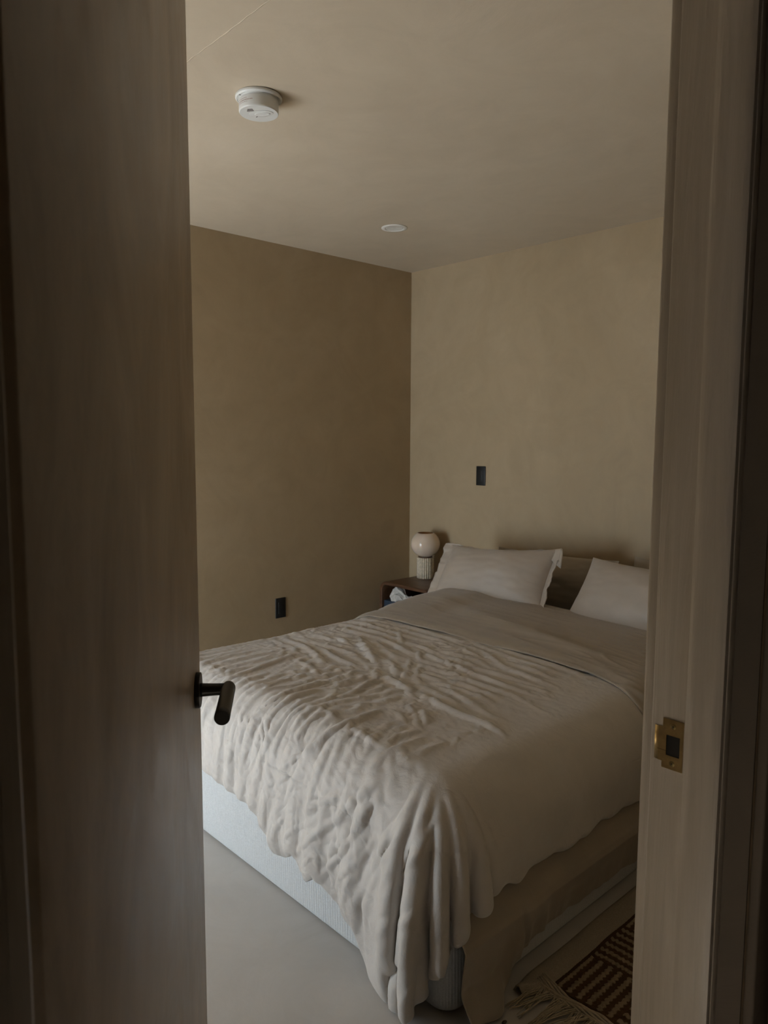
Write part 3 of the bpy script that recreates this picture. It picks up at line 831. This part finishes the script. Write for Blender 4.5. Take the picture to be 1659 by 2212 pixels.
    for o in (0, 1):
        n = (na-o)//2*2+o
        CON.append(pairs((S(o, n, 2), S(0, nb-1)), (S(o+1, n, 2), S(1, nb)), rd[o:n-1:2], .35))
        CON.append(pairs((S(o, n, 2), S(1, nb)), (S(o+1, n, 2), S(0, nb-1)), rd[o:n-1:2], .35))
    def solve(P):
        for s1, s2, rest, k1, k2 in CON:
            d = P[s2]-P[s1]; l = np.sqrt(np.einsum('ijk,ijk->ij', d, d))+f4(1e-9)
            c = 1-rest/l
            P[s1] += d*(c*k1)[..., None]; P[s2] -= d*(c*k2)[..., None]
    w3a = w[2:]*w[:-2]*w[1:-1]; w3b = w[:, 2:]*w[:, :-2]*w[:, 1:-1]
    def bend(P, k):
        c = (P[2:]+P[:-2]-2*P[1:-1])*(w3a*k[1:-1])[..., None]*f4(.25); G = np.zeros_like(P)
        G[1:-1] += 2*c; G[2:] -= c; G[:-2] -= c
        P += G*inv[..., None]
        c = (P[:, 2:]+P[:, :-2]-2*P[:, 1:-1])*(w3b*k[:, 1:-1])[..., None]*f4(.25); G = np.zeros_like(P)
        G[:, 1:-1] += 2*c; G[:, 2:] -= c; G[:, :-2] -= c
        P += G*inv[..., None]
    def box(D, r=7):
        for ax in (0, 1):
            c = np.cumsum(D, axis=ax, dtype=np.float64); pad = [(0, 0)]*D.ndim; pad[ax] = (1, 0); c = np.pad(c, pad); n = D.shape[ax]
            D = np.take(c, np.clip(np.arange(n)+r+1, 0, n), axis=ax)-np.take(c, np.clip(np.arange(n)-r, 0, n), axis=ax)
        return D
    bw = np.maximum(box(w[..., None]), 1)
    def puff(x): return .03*np.sin(np.pi*np.clip((x-XF)/(XN-XF), 0, 1))**.7
    def collide(P, Pp):
        x, y, z = P[..., 0], P[..., 1], P[..., 2]
        ex = x-np.clip(x, XI0, XI1); ey = y-np.maximum(y, YI); rho = np.hypot(ex, ey)
        dz = z-(ZT-RR); up = np.maximum(dz, 0); d = np.hypot(rho, up)
        tth = np.where(dz > 0, np.arctan2(rho, np.maximum(dz, 1e-9)), np.pi/2)
        pen = RR+puff(x)*(1-2*tth/np.pi)*np.cos(tth)-soft-d; m = (pen > 0) & ((rho > 0) | (dz > 0))
        dn = np.maximum(d, 1e-9); rs = np.maximum(rho, 1e-9); nh = np.where(dz > 0, rho/dn, 1.)
        c = np.where(m, pen, 0)
        P[..., 0] += ex/rs*nh*c; P[..., 1] += ey/rs*nh*c; P[..., 2] += np.where(dz > 0, up/dn, 0)*c
        D = P-Pp; P[..., :2] -= np.where((pen > -.0008)[..., None], D[..., :2]*.75, 0)
        fl = P[..., 2] < .005; P[..., 2] = np.maximum(P[..., 2], .005)
        P[..., :2] -= np.where(fl[..., None], (P-Pp)[..., :2]*.8, 0)
    V = np.zeros_like(P); dt = 1/400.
    for s in range(steps):
        V[..., 2] += gz*f4(dt); V *= f4(.985)
        Pp = P.copy(); P += V*f4(dt)*inv[..., None]
        solve(P); solve(P)
        bend(P, bk); bend(P, bc); bend(P, bc)
        if s % 4 == 0:
            D = P-PB; D = D-NB*(D*NB).sum(-1, keepdims=True)
            P -= (.3*box(D*w[..., None])/bw).astype(f4)*inv[..., None]
        P -= kn*((P-PB-NB*h0[..., None])*NB).sum(-1, keepdims=True)*NB
        collide(P, Pp)
        V = (P-Pp)/f4(dt); vm = np.abs(V).max(-1, keepdims=True); V *= np.minimum(1, 2/np.maximum(vm, 1e-9))
    # carry the offsets outwards past the hem so that it can be cut cleanly
    D = P-PB; D[~alive] = 0; m = alive.astype(float)
    for _ in range(6):
        sm_ = sum(np.roll(D*m[..., None], k, x) for k in (1, -1) for x in (0, 1)); c = sum(np.roll(m, k, x) for k in (1, -1) for x in (0, 1))
        n = (m == 0) & (c > 0); D[n] = sm_[n]/c[n][:, None]; m[n] = 1
    return ga, gb, D
CH, CSTEPS = .0048, 400
ga, gb, DQ = relax_cloth(CH, CSTEPS)
def samp(A, B):
    fa = np.clip((A-ga[0])/CH, 0, len(ga)-1.001); fb = np.clip((B-gb[0])/CH, 0, len(gb)-1.001)
    i = fa.astype(int); j = fb.astype(int); x = fa-i; y = fb-j
    def cr(t): return [(1-t)**3/6, (4-6*t*t+3*t**3)/6, (1+3*t+3*t*t-3*t**3)/6, t**3/6]
    wx = cr(x); wy = cr(y); R = 0
    for p in range(4):
        for q in range(4):
            R = R+(wx[p]*wy[q])[..., None]*DQ[np.clip(i+p-1, 0, len(ga)-1), np.clip(j+q-1, 0, len(gb)-1)]
    return R
wt = sst(B, 2.30, 2.40)
wa_ = .03*pn(A*4, B*4, 301); wb_ = .03*pn(A*4+3, B*4, 302)
m_foot = (1-sst(B, 1.5, 1.75))*(1-sst(A, -1.45, -1.2)); m_mid = sst(B, 1.45, 1.7)*(1-sst(A, -1.45, -1.15))
patch = np.clip(.5+1.1*pn(A*6, B*5, 303), 0, 1)
fine = .42*creases(A, B, .6)+.0016*ridge(A/.05+B*3, B/.03, 22, 1.6)*(1-sst(A, -1.35, -1.1))
fine = fine+m_foot*patch*(.0042*ridge((A+wa_)/.05, (B+wb_)/.30, 304, 5)+.0026*ridge((A+wa_+.2*B)/.032, B/.16, 305, 5))
fine = fine+m_mid*(1-patch)*(.0042*ridge((A+wa_)/.24, (B+wb_)/.055, 306, 5)+.0030*ridge((A+B)/.09, (A-B+wa_)/.05, 307, 5))
near = sst(A, -1.28, -1.05)
fine = fine+near*(.006*pn(A*2.2+B*1.5, B*4.2, 20)+.0018*ridge((A+.5*B)/.2, B/.12, 21, 2))+.004*pn(A*3.3, B*2.6, 18)*(Lx < .2)
tuck = np.clip((mxuv-.95)/.05, 0, 1)
OFF = samp(A, B)
P = P+OFF*(1-wt)[..., None]+Nn*(.10*np.clip((OFF*Nn).sum(-1), -.01, .02)*(1-sst(Lx, .05, .15))*(1-wt))[..., None]+Nn*((fine-.006*tuck**2)*(1-wt))[..., None]
P[..., 2] = np.maximum(P[..., 2], .004)
duvet = grid_obj('duvet', P, M['duvet'], flip=True)
tag(duvet, 'crumpled off-white duvet spread over the bed and hanging to the floor at the corner', 'duvet')
sm = duvet.modifiers.new('thick', 'SOLIDIFY'); sm.thickness = .009; sm.offset = -1

# ---- flat sheet: turned back over the top of the duvet, and hanging out along the near side
sheet = empty('flat_sheet', (-1.85, 2.5, .5)); tag(sheet, 'smooth taupe sheet turned back over the duvet in front of the pillows', 'sheet')
na2, nb2 = 330, 150
Aa = np.linspace(XI0-.27, XI1+.33, na2); Bb = np.linspace(0, 1, nb2)
A2, t2 = np.meshgrid(Aa, Bb, indexing='ij')
be = 2.235+.012*pn(Aa*3, Aa*0, 50)-.10*sst(Aa, -1.35, -1.05)-.05*sst(Aa, -1.1, -.85)-.035*sst(-Aa, 2.45, 2.62)
B2 = be[:, None]+t2*(2.93-be[:, None])
P2, N2, L2, _, _ = base(A2, B2)
h2 = folds(A2, np.minimum(B2, 2.6))*(1-sst(B2, 2.2, 2.34))
roll = .016+.012*np.sin(np.pi*np.clip(t2*1.0, 0, 1))**.6
h2 = h2*.55+roll*(.55+.45*sst(t2, 0, .06))+.005*pn(A2*2.2+B2*3, B2*7, 51)+.0025*ridge(A2/.5-B2*1.2, B2/.055, 52, 2)*(1-.4*t2)
mk = sst(A2, -1.55, -1.4)*(1-sst(A2, -1.0, -.9))
h2 += mk*.0032*ridge(A2/.16+.6*B2/.1, B2/.06+A2*1.5, 53, 3.5)
mk = sst(-A2, 2.2, 2.35)
h2 += mk*.018*sst(B2, 2.3, 2.5)
h2 += .010*np.exp(-((B2-2.52+.22*(A2+2.1))/.05)**2)*sst(-A2, 1.3, 1.7)*(1-sst(-A2, 2.3, 2.55))+.007*np.exp(-((B2-2.40+.12*(A2+1.6))/.035)**2)*sst(-A2, 1.2, 1.5)*(1-sst(-A2, 2.0, 2.3))
h2 += .014*sst(-A2, 1.7, 2.3)*sst(B2, 2.45, 2.75)
P2 = P2+N2*h2[..., None]
fold_o = grid_obj('turned_back_end', P2, M['sheet'], sheet, flip=True)
sm = fold_o.modifiers.new('thick', 'SOLIDIFY'); sm.thickness = .004; sm.offset = -1
# rolled hem along the turned-back edge
pe = [tuple(P2[i, 0]+N2[i, 0]*.001) for i in range(0, na2, 2)]
MB().tube(pe, .0035, 6).build('hem', M['sheet'], sheet, True)

# side drop: over the rolled edge of the base, then straight down
nu, nv2 = 420, 90
ys = np.linspace(1.212, 3.2, nu); tt = np.linspace(0, 1, nv2)
Y3, T3 = np.meshgrid(ys, tt, indexing='ij')
hem_y = [1.21, 1.30, 1.36, 1.385, 1.40, 1.46, 1.475, 1.50, 1.56, 1.70, 1.9, 2.12, 3.2]
hem_z = [.010, .008, .012, .020, .055, .060, .085, .100, .094, .088, .080, .070, .07]
zb = np.interp(ys, hem_y, hem_z)+(.009*pn(ys*11, ys*0, 60)+.004*pn(ys*31, ys*0, 61))*(ys > 1.38)
# arc: upper sloping ledge then vertical
pz = np.array([.42, .33, .268, .235, .214, .200, .186]); px_ = np.array([-1.120, -1.102, -1.078, -1.058, -1.040, -1.028, -1.022])
tz = np.linspace(0, .45, 7)
Zt = np.interp(T3, tz, pz); Xt = np.interp(T3, tz, px_)
s_ = np.clip((T3-.45)/.55, 0, 1)
Z3 = np.where(T3 > .45, .186+(zb[:, None]-.186)*s_, Zt)
drop = .186-Z3
X3 = np.where(T3 > .45, -1.022-.020*s_, Xt)
fo = .004*pn(Y3*5, Y3*0+1, 61)+.010*np.cos((Y3-1.30)*2*np.pi/.12)*np.exp(-((Y3-1.32)/.16)**2)+.006*ridge(Y3/.09, Y3*0+3, 62, 2)*np.exp(-((Y3-1.5)/.35)**2)
X3 = X3+fo*sst(s_, 0, .8)+.002*pn(Y3*8, T3*4, 63)
# overlapping fold near y = 1.47
X3 += .012*sst(Y3, 1.462-.05*(1-T3), 1.470-.05*(1-T3))*(1-sst(Y3, 1.50, 1.56))*sst(T3, .3, .6)
X3 += .045*(1-sst(Y3, 1.30, 1.42))*sst(s_, .55, 1)
P3 = np.stack([X3, Y3, Z3], -1)
sd_ = grid_obj('side_drop', P3, M['sheet'], sheet)
sm = sd_.modifiers.new('thick', 'SOLIDIFY'); sm.thickness = .003; sm.offset = 0
sm = sd_.modifiers.new('sub', 'SUBSURF'); sm.levels = 0; sm.render_levels = 0

# ------------------------------------------------------------ pillows
def pillow(name, loc, w, hgt, t, lean, spin, yaw, mat, label, fl=.0, droop=0., seed=0, group=None, fold=None, sag=0.):
    """loc: middle of the bottom edge. local x across, y up the pillow, z = front (towards the foot)"""
    r = empty(name, loc); tag(r, label, 'pillow', group)
    Mx = Matrix.Translation(loc) @ Matrix.Rotation(yaw, 4, 'Z') @ Matrix.Rotation(PI/2-lean, 4, 'X') @ Matrix.Rotation(spin, 4, 'Z')
    Mx = np.array(Mx)
    n = 96; k = 72
    g = np.sin(np.linspace(-PI/2, PI/2, n)); g2 = np.sin(np.linspace(-PI/2, PI/2, k))
    Uu, Vv = np.meshgrid(g, g2, indexing='ij')
    def outline(Uu, Vv):
        x = Uu*w/2*(1-.045*(1-Vv**2)*np.abs(Uu)**2)
        y = hgt/2+Vv*hgt/2*(1-.07*(1-Uu**2)*np.abs(Vv)**2)
        y = y-sag*(1-Uu**2)*(Vv > 0)*Vv
        return x, y
    def tf(x, y, z):
        q = np.stack([x, y, z, np.ones_like(x)], -1) @ Mx.T
        return q[..., :3]
    sides = []
    for sgn in (1, -1):
        x, y = outline(Uu, Vv)
        th = (np.clip(1-np.abs(Uu)**2.3, 0, 1)**.7)*(np.clip(1-np.abs(Vv)**2.0, 0, 1)**.62)*t/2
        edge = (1-np.abs(Uu)**4)*(1-np.abs(Vv)**4)
        rad = ridge(Uu*2.5+Vv*Uu, Vv*7+seed, 70+seed, 2)*np.abs(Uu)**3+ridge(Uu*8+seed, Vv*2.5, 71+seed, 2)*np.abs(Vv)**3
        th = th+edge**.4*(.007*pn(Uu*2+seed, Vv*1.6, 72+seed)+.0035*rad+.003*pn(Uu*5, Vv*5, 73+seed))
        sides.append(tf(x, y, sgn*th))
    F0 = grid_faces(n, k); V = np.concatenate([sides[0].reshape(-1, 3), sides[1].reshape(-1, 3)])
    F = np.concatenate([F0, F0[:, ::-1]+n*k])
    o = mesh_obj('cushion', V, F, mat, r, True)
    bm = bmesh.new(); bm.from_mesh(o.data); bmesh.ops.remove_doubles(bm, verts=bm.verts, dist=.0004)
    bmesh.ops.recalc_face_normals(bm, faces=bm.faces); bm.to_mesh(o.data); bm.free()
    o.data.polygons.foreach_set('use_smooth', [True]*len(o.data.polygons))
    if fl:
        # flat flange round the case
        m_ = 240; rings = 7
        per = []
        for i in range(m_):
            s__ = 4*i/m_; q_ = s__ % 1
            c_ = [(-1+2*q_, -1), (1, -1+2*q_), (1-2*q_, 1), (-1, 1-2*q_)][int(s__)]
            per.append(c_)
        per = np.array(per)
        x, y = outline(per[:, 0], per[:, 1])
        V = []
        ox = np.where(np.abs(per[:, 0]) > .999, np.sign(per[:, 0]), per[:, 0]**15)
        oy = np.where(np.abs(per[:, 1]) > .999, np.sign(per[:, 1]), per[:, 1]**15)*FLY
        for j in range(rings):
            f_ = j/(rings-1)
            ww = fl*f_
            xx = x+ox*ww-.004*ox*(j == 0); yy = y+oy*ww
            zz = f_*(.012*pn(x*22+seed, y*22, 74)+.006*pn(x*55, y*55+seed, 75))
            if fold is not None:
                # the top right corner flops forward and down, the right border turns towards the viewer
                cr = np.clip((x/(w/2)-.72)/.28, 0, 1)*np.clip((y/hgt-.78)/.22, 0, 1)
                zz = zz+fold*f_*cr*.035
                yy = yy-fold*f_*f_*cr*.15
                xx = xx+fold*f_*cr*.045
                rt = (per[:, 0] > .999)
                xx = np.where(rt, xx-.014*f_*f_, xx); zz = np.where(rt, zz+.030*f_, zz)
            V.append(tf(xx, yy, zz))
        V = np.concatenate(V); F = []
        for j in range(rings-1):
            for i in range(m_):
                F.append((j*m_+i, j*m_+(i+1) % m_, (j+1)*m_+(i+1) % m_, (j+1)*m_+i))
        fo_ = mesh_obj('flange', V, F, mat, r, True)
        s2 = fo_.modifiers.new('thick', 'SOLIDIFY'); s2.thickness = .003; s2.offset = 0
    return r
FLY = .15
pillow('pillow', (-2.325, 2.835, .515), .665, .35, .24, math.radians(36), math.radians(5), 0, M['sham'], 'beige pillow with a flat border, leaning behind the sheet beside the lamp', .055, seed=1, fold=1., sag=.02)
pillow('pillow', (-1.50, 2.86, .500), .78, .365, .24, math.radians(38), math.radians(-1), math.radians(-3), M['sham'], 'plump beige pillow nearest the doorway, partly hidden by the door jamb', .0, seed=5, sag=.01)
pillow('pillow', (-2.20, 3.175, .475), .74, .30, .13, math.radians(22), math.radians(1), 0, M['sheet'], 'taupe pillow against the wall behind the bordered pillow', .0, seed=9, sag=.0)
pillow('pillow', (-1.47, 3.17, .475), .60, .33, .13, math.radians(22), math.radians(-2), 0, M['sheet'], 'taupe pillow against the wall behind the plump pillow', .0, seed=12, sag=.0)

# ------------------------------------------------------------ nightstand with rounded shoulders
NX0, NX1, NY0, NY1, NZ = -3.285, -2.865, 3.03, 3.41, .485
ns_ = empty('nightstand', ((NX0+NX1)/2, (NY0+NY1)/2, 0)); tag(ns_, 'dark walnut bedside cube with rounded corners and an open front', 'nightstand')
def rrect(x0, x1, z0, z1, r, n=10):
    p = []
    for cx_, cz_, a0 in ((x1-r, z1-r, 0), (x0+r, z1-r, 90), (x0+r, z0+r, 180), (x1-r, z0+r, 270)):
        for k in range(n+1):
            a = math.radians(a0+90*k/n); p.append((cx_+r*math.cos(a), cz_+r*math.sin(a)))
    return p
outer = rrect(NX0, NX1, 0.0, NZ, .055); inner = rrect(NX0+.020, NX1-.020, .020, NZ-.020, .037)
n = len(outer); V = []; F = []
for y in (NY0, NY1):
    V += [(x, y, z) for x, z in outer]+[(x, y, z) for x, z in inner]
for i in range(n):
    j = (i+1) % n
    F += [(i, j, n+j, n+i), (2*n+j, 2*n+i, 3*n+i, 3*n+j), (i, 2*n+i, 2*n+j, j), (n+j, 3*n+j, 3*n+i, n+i)]
bevel(mesh_obj('cabinet', V, F, M['walnut'], ns_), .0025, 2, 50)
MB().box(NX0+.019, NX1-.019, NY1-.012, NY1-.002, .03, NZ-.03).build('back_panel', M['walnut'], ns_)
bevel(MB().box(NX0+.019, NX1-.019, NY0+.008, NY1-.012, .290, .306).build('shelf', M['walnut'], ns_), .001)

# ---- tissue pack in the nightstand
tb = empty('tissue_box', (-3.17, 3.13, .306)); tag(tb, 'dark blue box on the nightstand shelf with a white tissue pulled out', 'tissue box')
bevel(MB().box(-3.262, -3.03, 3.045, 3.165, .3062, .366).build('box', M['blue'], tb), .002)
nu_, nv_ = 22, 14
uu, vv = np.meshgrid(np.linspace(0, 1, nu_), np.linspace(0, 1, nv_), indexing='ij')
ax_ = -3.225+.19*uu; rr_ = (.055+.016*np.sin(uu*9))*(1-.85*uu**1.5)
ph = (vv-.02)*PI*1.04
P = np.stack([ax_+.006*pn(uu*9, vv*9, 80), 3.100-rr_*np.cos(ph)*.8+.016*ridge(vv*4+uu*2, uu*2.5, 81, 1.2), .366+rr_*1.25*np.sin(ph)*(1-.25*uu)+.016*ridge(vv*4.3+uu, uu*3, 82, 1.2)-.004], -1)
P[0, :, 0] += .0
ti = grid_obj('tissue', P, M['tissue'], tb)
ti.data.polygons.foreach_set('use_smooth', [False]*len(ti.data.polygons)); ti.modifiers.new('thick', 'SOLIDIFY').thickness = .0012

# ---- lamp
LX, LY = -3.155, 3.295
lamp = empty('table_lamp', (LX, LY, NZ)); tag(lamp, 'table lamp with a fluted travertine base and a peach glass globe', 'lamp')
pts = []
nfl = 22
for k in range(nfl*12):
    a = 2*PI*k/(nfl*12); r_ = .0560-.0060*abs(math.cos(nfl*a/2))**4
    pts.append((r_, a))
V = []
rings_ = [(.95, .001), (1, .003), (1, .128), (.97, .131)]
for s_, z in rings_:
    for r_, a in pts:
        V.append((LX+r_*s_*.93*math.cos(a), LY+r_*s_*.93*math.sin(a), NZ+z))
n = len(pts); F = []
for k in range(len(rings_)-1):
    for i in range(n): F.append((k*n+i, k*n+(i+1) % n, (k+1)*n+(i+1) % n, (k+1)*n+i))
F.append(tuple(range(n))[::-1]); F.append(tuple((len(rings_)-1)*n+i for i in range(n)))
autosmooth(mesh_obj('fluted_base', V, F, M['travertine'], lamp))
ML2 = Matrix.Translation((LX, LY, NZ))
MB().lathe([(.0001, .130), (.043, .130), (.045, .132), (.043, .139), (.0001, .139)], ML2, 40).build('collar', M['walnut'], lamp, True)
prof = []
rg, zg = .0905, .215
a0, a1 = math.asin(min(1, .036/rg)), math.acos(.052/rg)
for k in range(41):
    a = -PI/2+a0+(PI-a0-(PI/2-a1))*k/40
    prof.append((rg*math.cos(a), zg+rg*.93*math.sin(a)))
rin = [(r_-.005 if r_ > .01 else r_, z) for r_, z in prof[::-1]]
gl2 = MB(); pr_ = [(.0001, prof[0][1]-.001)]+prof+[(prof[-1][0]-.005, prof[-1][1]-.0005)]
gl2.lathe(pr_, ML2, 64); gl2.f = gl2.f[:-1]
shade_o = gl2.build('globe_shade', M['opal'], lamp, True)
gl3 = MB().lathe([(r_-.0005, z) for r_, z in rin], ML2, 64); gl3.f = [f_ for f_ in gl3.f if len(f_) == 4]
gl3.build('inner_glass', M['opal_in'], shade_o, True)
MB().lathe([(.0001, .14), (.014, .14), (.014, .175), (.022, .20), (.022, .225), (.012, .243), (.0001, .247)], ML2, 24).build('bulb', M['lightwhite'], lamp, True)

# ------------------------------------------------------------ rug with fringe
rug = empty('rug', (-.70, 2.1, 0)); tag(rug, 'brown rug with cream basketweave stripes and a fringe, beside the bed', 'rug')
m, nt, b = new_mat('rug_pile')
at = N(nt, 'ShaderNodeAttribute', attribute_name='rib')
nz = noise(nt, coords(nt), 260, 3, .7)
fm = N(nt, 'ShaderNodeMath', operation='ADD'); nt.links.new(at.outputs['Fac'], fm.inputs[0])
nm = N(nt, 'ShaderNodeMath', operation='MULTIPLY_ADD'); nm.inputs[1].default_value = .7; nm.inputs[2].default_value = -.35
nt.links.new(nz, nm.inputs[0]); nt.links.new(nm.outputs[0], fm.inputs[1])
nt.links.new(ramp(nt, fm.outputs[0], [(.46, (.085, .047, .022)), (.66, (.27, .20, .125))]), b.inputs['Base Color'])
b.inputs['Roughness'].default_value = .95; b.inputs['Specular IOR Level'].default_value = .1
bump(nt, b, nz, .8, .003); M['rug'] = m
RX0, RX1, RY0, RY1 = -.962, -.36, 1.475, 3.2
na_, nb_ = 200, 560
xs = np.linspace(RX0, RX1, na_); yy_ = np.linspace(RY0, RY1, nb_)
Xr, Yr = np.meshgrid(xs, yy_, indexing='ij')
blk = .165
bi = np.floor((Xr-RX0)/blk); bj = np.floor((Yr-RY0)/blk)
par_ = (bi+bj) % 2
loc_ = np.where(par_ < .5, (Xr-RX0)/blk % 1, (Yr-RY0)/blk % 1); oth = np.where(par_ < .5, (Yr-RY0)/blk % 1, (Xr-RX0)/blk % 1)
tw = .012*np.sin(oth*2*np.pi*11)+.01*pn(Xr*160, Yr*160, 90)
rib = .5+.5*np.cos((loc_+tw)*2*np.pi*6+np.pi)
rib = np.where((oth < .03) | (oth > .97), rib*.3, rib)
rib = np.where(Xr > RX0+.012, rib, .1)
hz_ = .008+.006*rib+.0015*np.sin(oth*2*np.pi*14)*rib+.0012*pn(Xr*220, Yr*220, 91)
Pr = np.stack([Xr+.003*pn(Xr*5, Yr*9, 92)+(-.01)*(1.48-Yr)*0, Yr+.004*pn(Xr*12, Yr*3, 93), hz_+.001], -1)
po = grid_obj('pile', Pr, M['rug'], rug)
att = po.data.attributes.new('rib', 'FLOAT', 'POINT'); att.data.foreach_set('value', rib.astype(np.float32).ravel())
po.modifiers.new('thick', 'SOLIDIFY').thickness = .003
# plain woven border strip along the bed, its end curled up
nb_ = 260
xs = np.linspace(0, 1, 14); yy_ = np.linspace(1.395, 3.2, nb_)
Ub, Yb = np.meshgrid(xs, yy_, indexing='ij')
x0_ = -1.030+.004*pn(Yb*4, Yb*0, 94)
Xb = x0_+Ub*(RX0+.004-x0_)
Zb = .005+.0035*np.sin(np.pi*Ub)+.0010*np.sin(Ub*60)+.016*(1-sst(Yb, 1.40, 1.47))*np.sin(np.pi*np.clip(Ub*1.2, 0, 1))
Xb = Xb+.02*(1-sst(Yb, 1.395, 1.48))*(1-Ub)*.5-.03*(1-sst(Yb, 1.395, 1.45))*Ub
m2 = plain('woven_border', (.34, .285, .215), .9, 0, .1, .12, 300, bumpd=.001)
bo = grid_obj('border', np.stack([Xb, Yb, Zb], -1), m2, rug); bo.modifiers.new('thick', 'SOLIDIFY').thickness = .003
# the end hem and its fringe
hm = MB(); r_ = random.Random(5)
for k in range(7):
    p_ = []
    for i in range(60):
        x = -1.0+.66*i/59
        p_.append((x, 1.470-.0045*k+.004*math.sin(i*.5+k)+.02*max(0, (-.93-x)/.07), .010-.0008*k+.0015*math.sin(i*1.3+k*2)))
    hm.tube(p_, .0036, 5)
hm.build('end_hem', M['cork'], rug, True)
fr_ = MB()
for k in range(330):
    x = -.985+.60*(k/329)+r_.uniform(-.002, .002)
    ln = r_.uniform(.07, .115); cl = math.floor(k/10); cx_ = -.985+.60*((cl+.5)*10/329); drift = ((cx_-x)*.45+.025*math.sin(cl*2.4)-.02)
    p_ = []
    for i in range(7):
        t = i/6
        p_.append((x+drift*t+.004*math.sin(t*5+k), 1.445-ln*t+.002*math.sin(k), .009-.005*t+.003*math.sin(t*6+k*1.3)*(1-t)+.0005*(k % 5)+.002*math.sin(PI*t)))
    fr_.tube(p_, [.0013, .0014, .0014, .0013, .0012, .0011, .0007], 5)
fo_ = fr_.build('fringe', M['cork'], rug, True); fo_['kind'] = 'stuff'
# fleck of dirt on the floor
cr = MB().lathe([(.0001, 0), (.004, .0005), (.005, .002), (.003, .004), (.0001, .0045)], Matrix.Translation((-.975, 1.30, 0)) @ Matrix.Scale(1.6, 4, (0, 1, 0)), 9).build('crumb', plain('crumb_brown', (.05, .035, .02), .8), None, True)
tag(cr, 'tiny dark crumb on the floor near the corner of the rug', 'crumb')

# ------------------------------------------------------------ light
def area(name, loc, rot, sx, sy, power, col):
    l = bpy.data.lights.new(name, 'AREA'); l.shape = 'RECTANGLE'; l.size = sx; l.size_y = sy; l.energy = power; l.color = col
    o = bpy.data.objects.new(name, l); COL.objects.link(o); o.location = loc; o.rotation_euler = rot; return o
area('daylight', ((WX0+WX1)/2, YS-.14, (WZ0+WZ1)/2), (PI/2, 0, 0), WX1-WX0, WZ1-WZ0, 62, (.76, .89, 1.0))
area('hall_fill', ((HW0+HW1)/2, HY-.14, (HZ0+HZ1)/2), (PI/2, 0, 0), HW1-HW0, HZ1-HZ0, .5, (1, .93, .82))  # added fill to brighten the jamb, not a known source
sl = bpy.data.lights.new('sun', 'SUN'); sl.energy = 52; sl.angle = math.radians(1.5); sl.color = (1, .95, .86)
so = bpy.data.objects.new('sun', sl); COL.objects.link(so); so.location = (-3, -4, 4)
so.rotation_euler = Vector((-.12, 1, -1.35)).to_track_quat('-Z', 'Y').to_euler()
w = bpy.data.worlds.new('world'); SC.world = w; w.use_nodes = True
bg = w.node_tree.nodes['Background']; bg.inputs[0].default_value = (.62, .75, 1, 1); bg.inputs[1].default_value = .6

# ------------------------------------------------------------ camera
cd = bpy.data.cameras.new('camera'); cam = bpy.data.objects.new('camera', cd); COL.objects.link(cam)
pitch, yaw, roll = math.radians(5.8), math.radians(137), math.radians(.24)
F_ = Vector((math.cos(yaw)*math.cos(pitch), math.sin(yaw)*math.cos(pitch), -math.sin(pitch)))
R_ = Vector((math.sin(yaw), -math.cos(yaw), 0)); U_ = R_.cross(F_)
R2 = math.cos(roll)*R_+math.sin(roll)*U_; U2 = -math.sin(roll)*R_+math.cos(roll)*U_
cam.matrix_world = Matrix(((R2.x, U2.x, -F_.x, 0), (R2.y, U2.y, -F_.y, 0), (R2.z, U2.z, -F_.z, 1.36), (0, 0, 0, 1)))
cd.sensor_fit = 'HORIZONTAL'; cd.sensor_width = 36; cd.lens = 1600/1659*36; cd.clip_start = .02
cd.dof.use_dof = True; cd.dof.focus_distance = 1.8; cd.dof.aperture_fstop = 14
SC.camera = cam
vs = SC.view_settings; vs.view_transform = 'Standard'; vs.look = 'None'; vs.gamma = 1; vs.exposure = .05; vs.use_curve_mapping = False
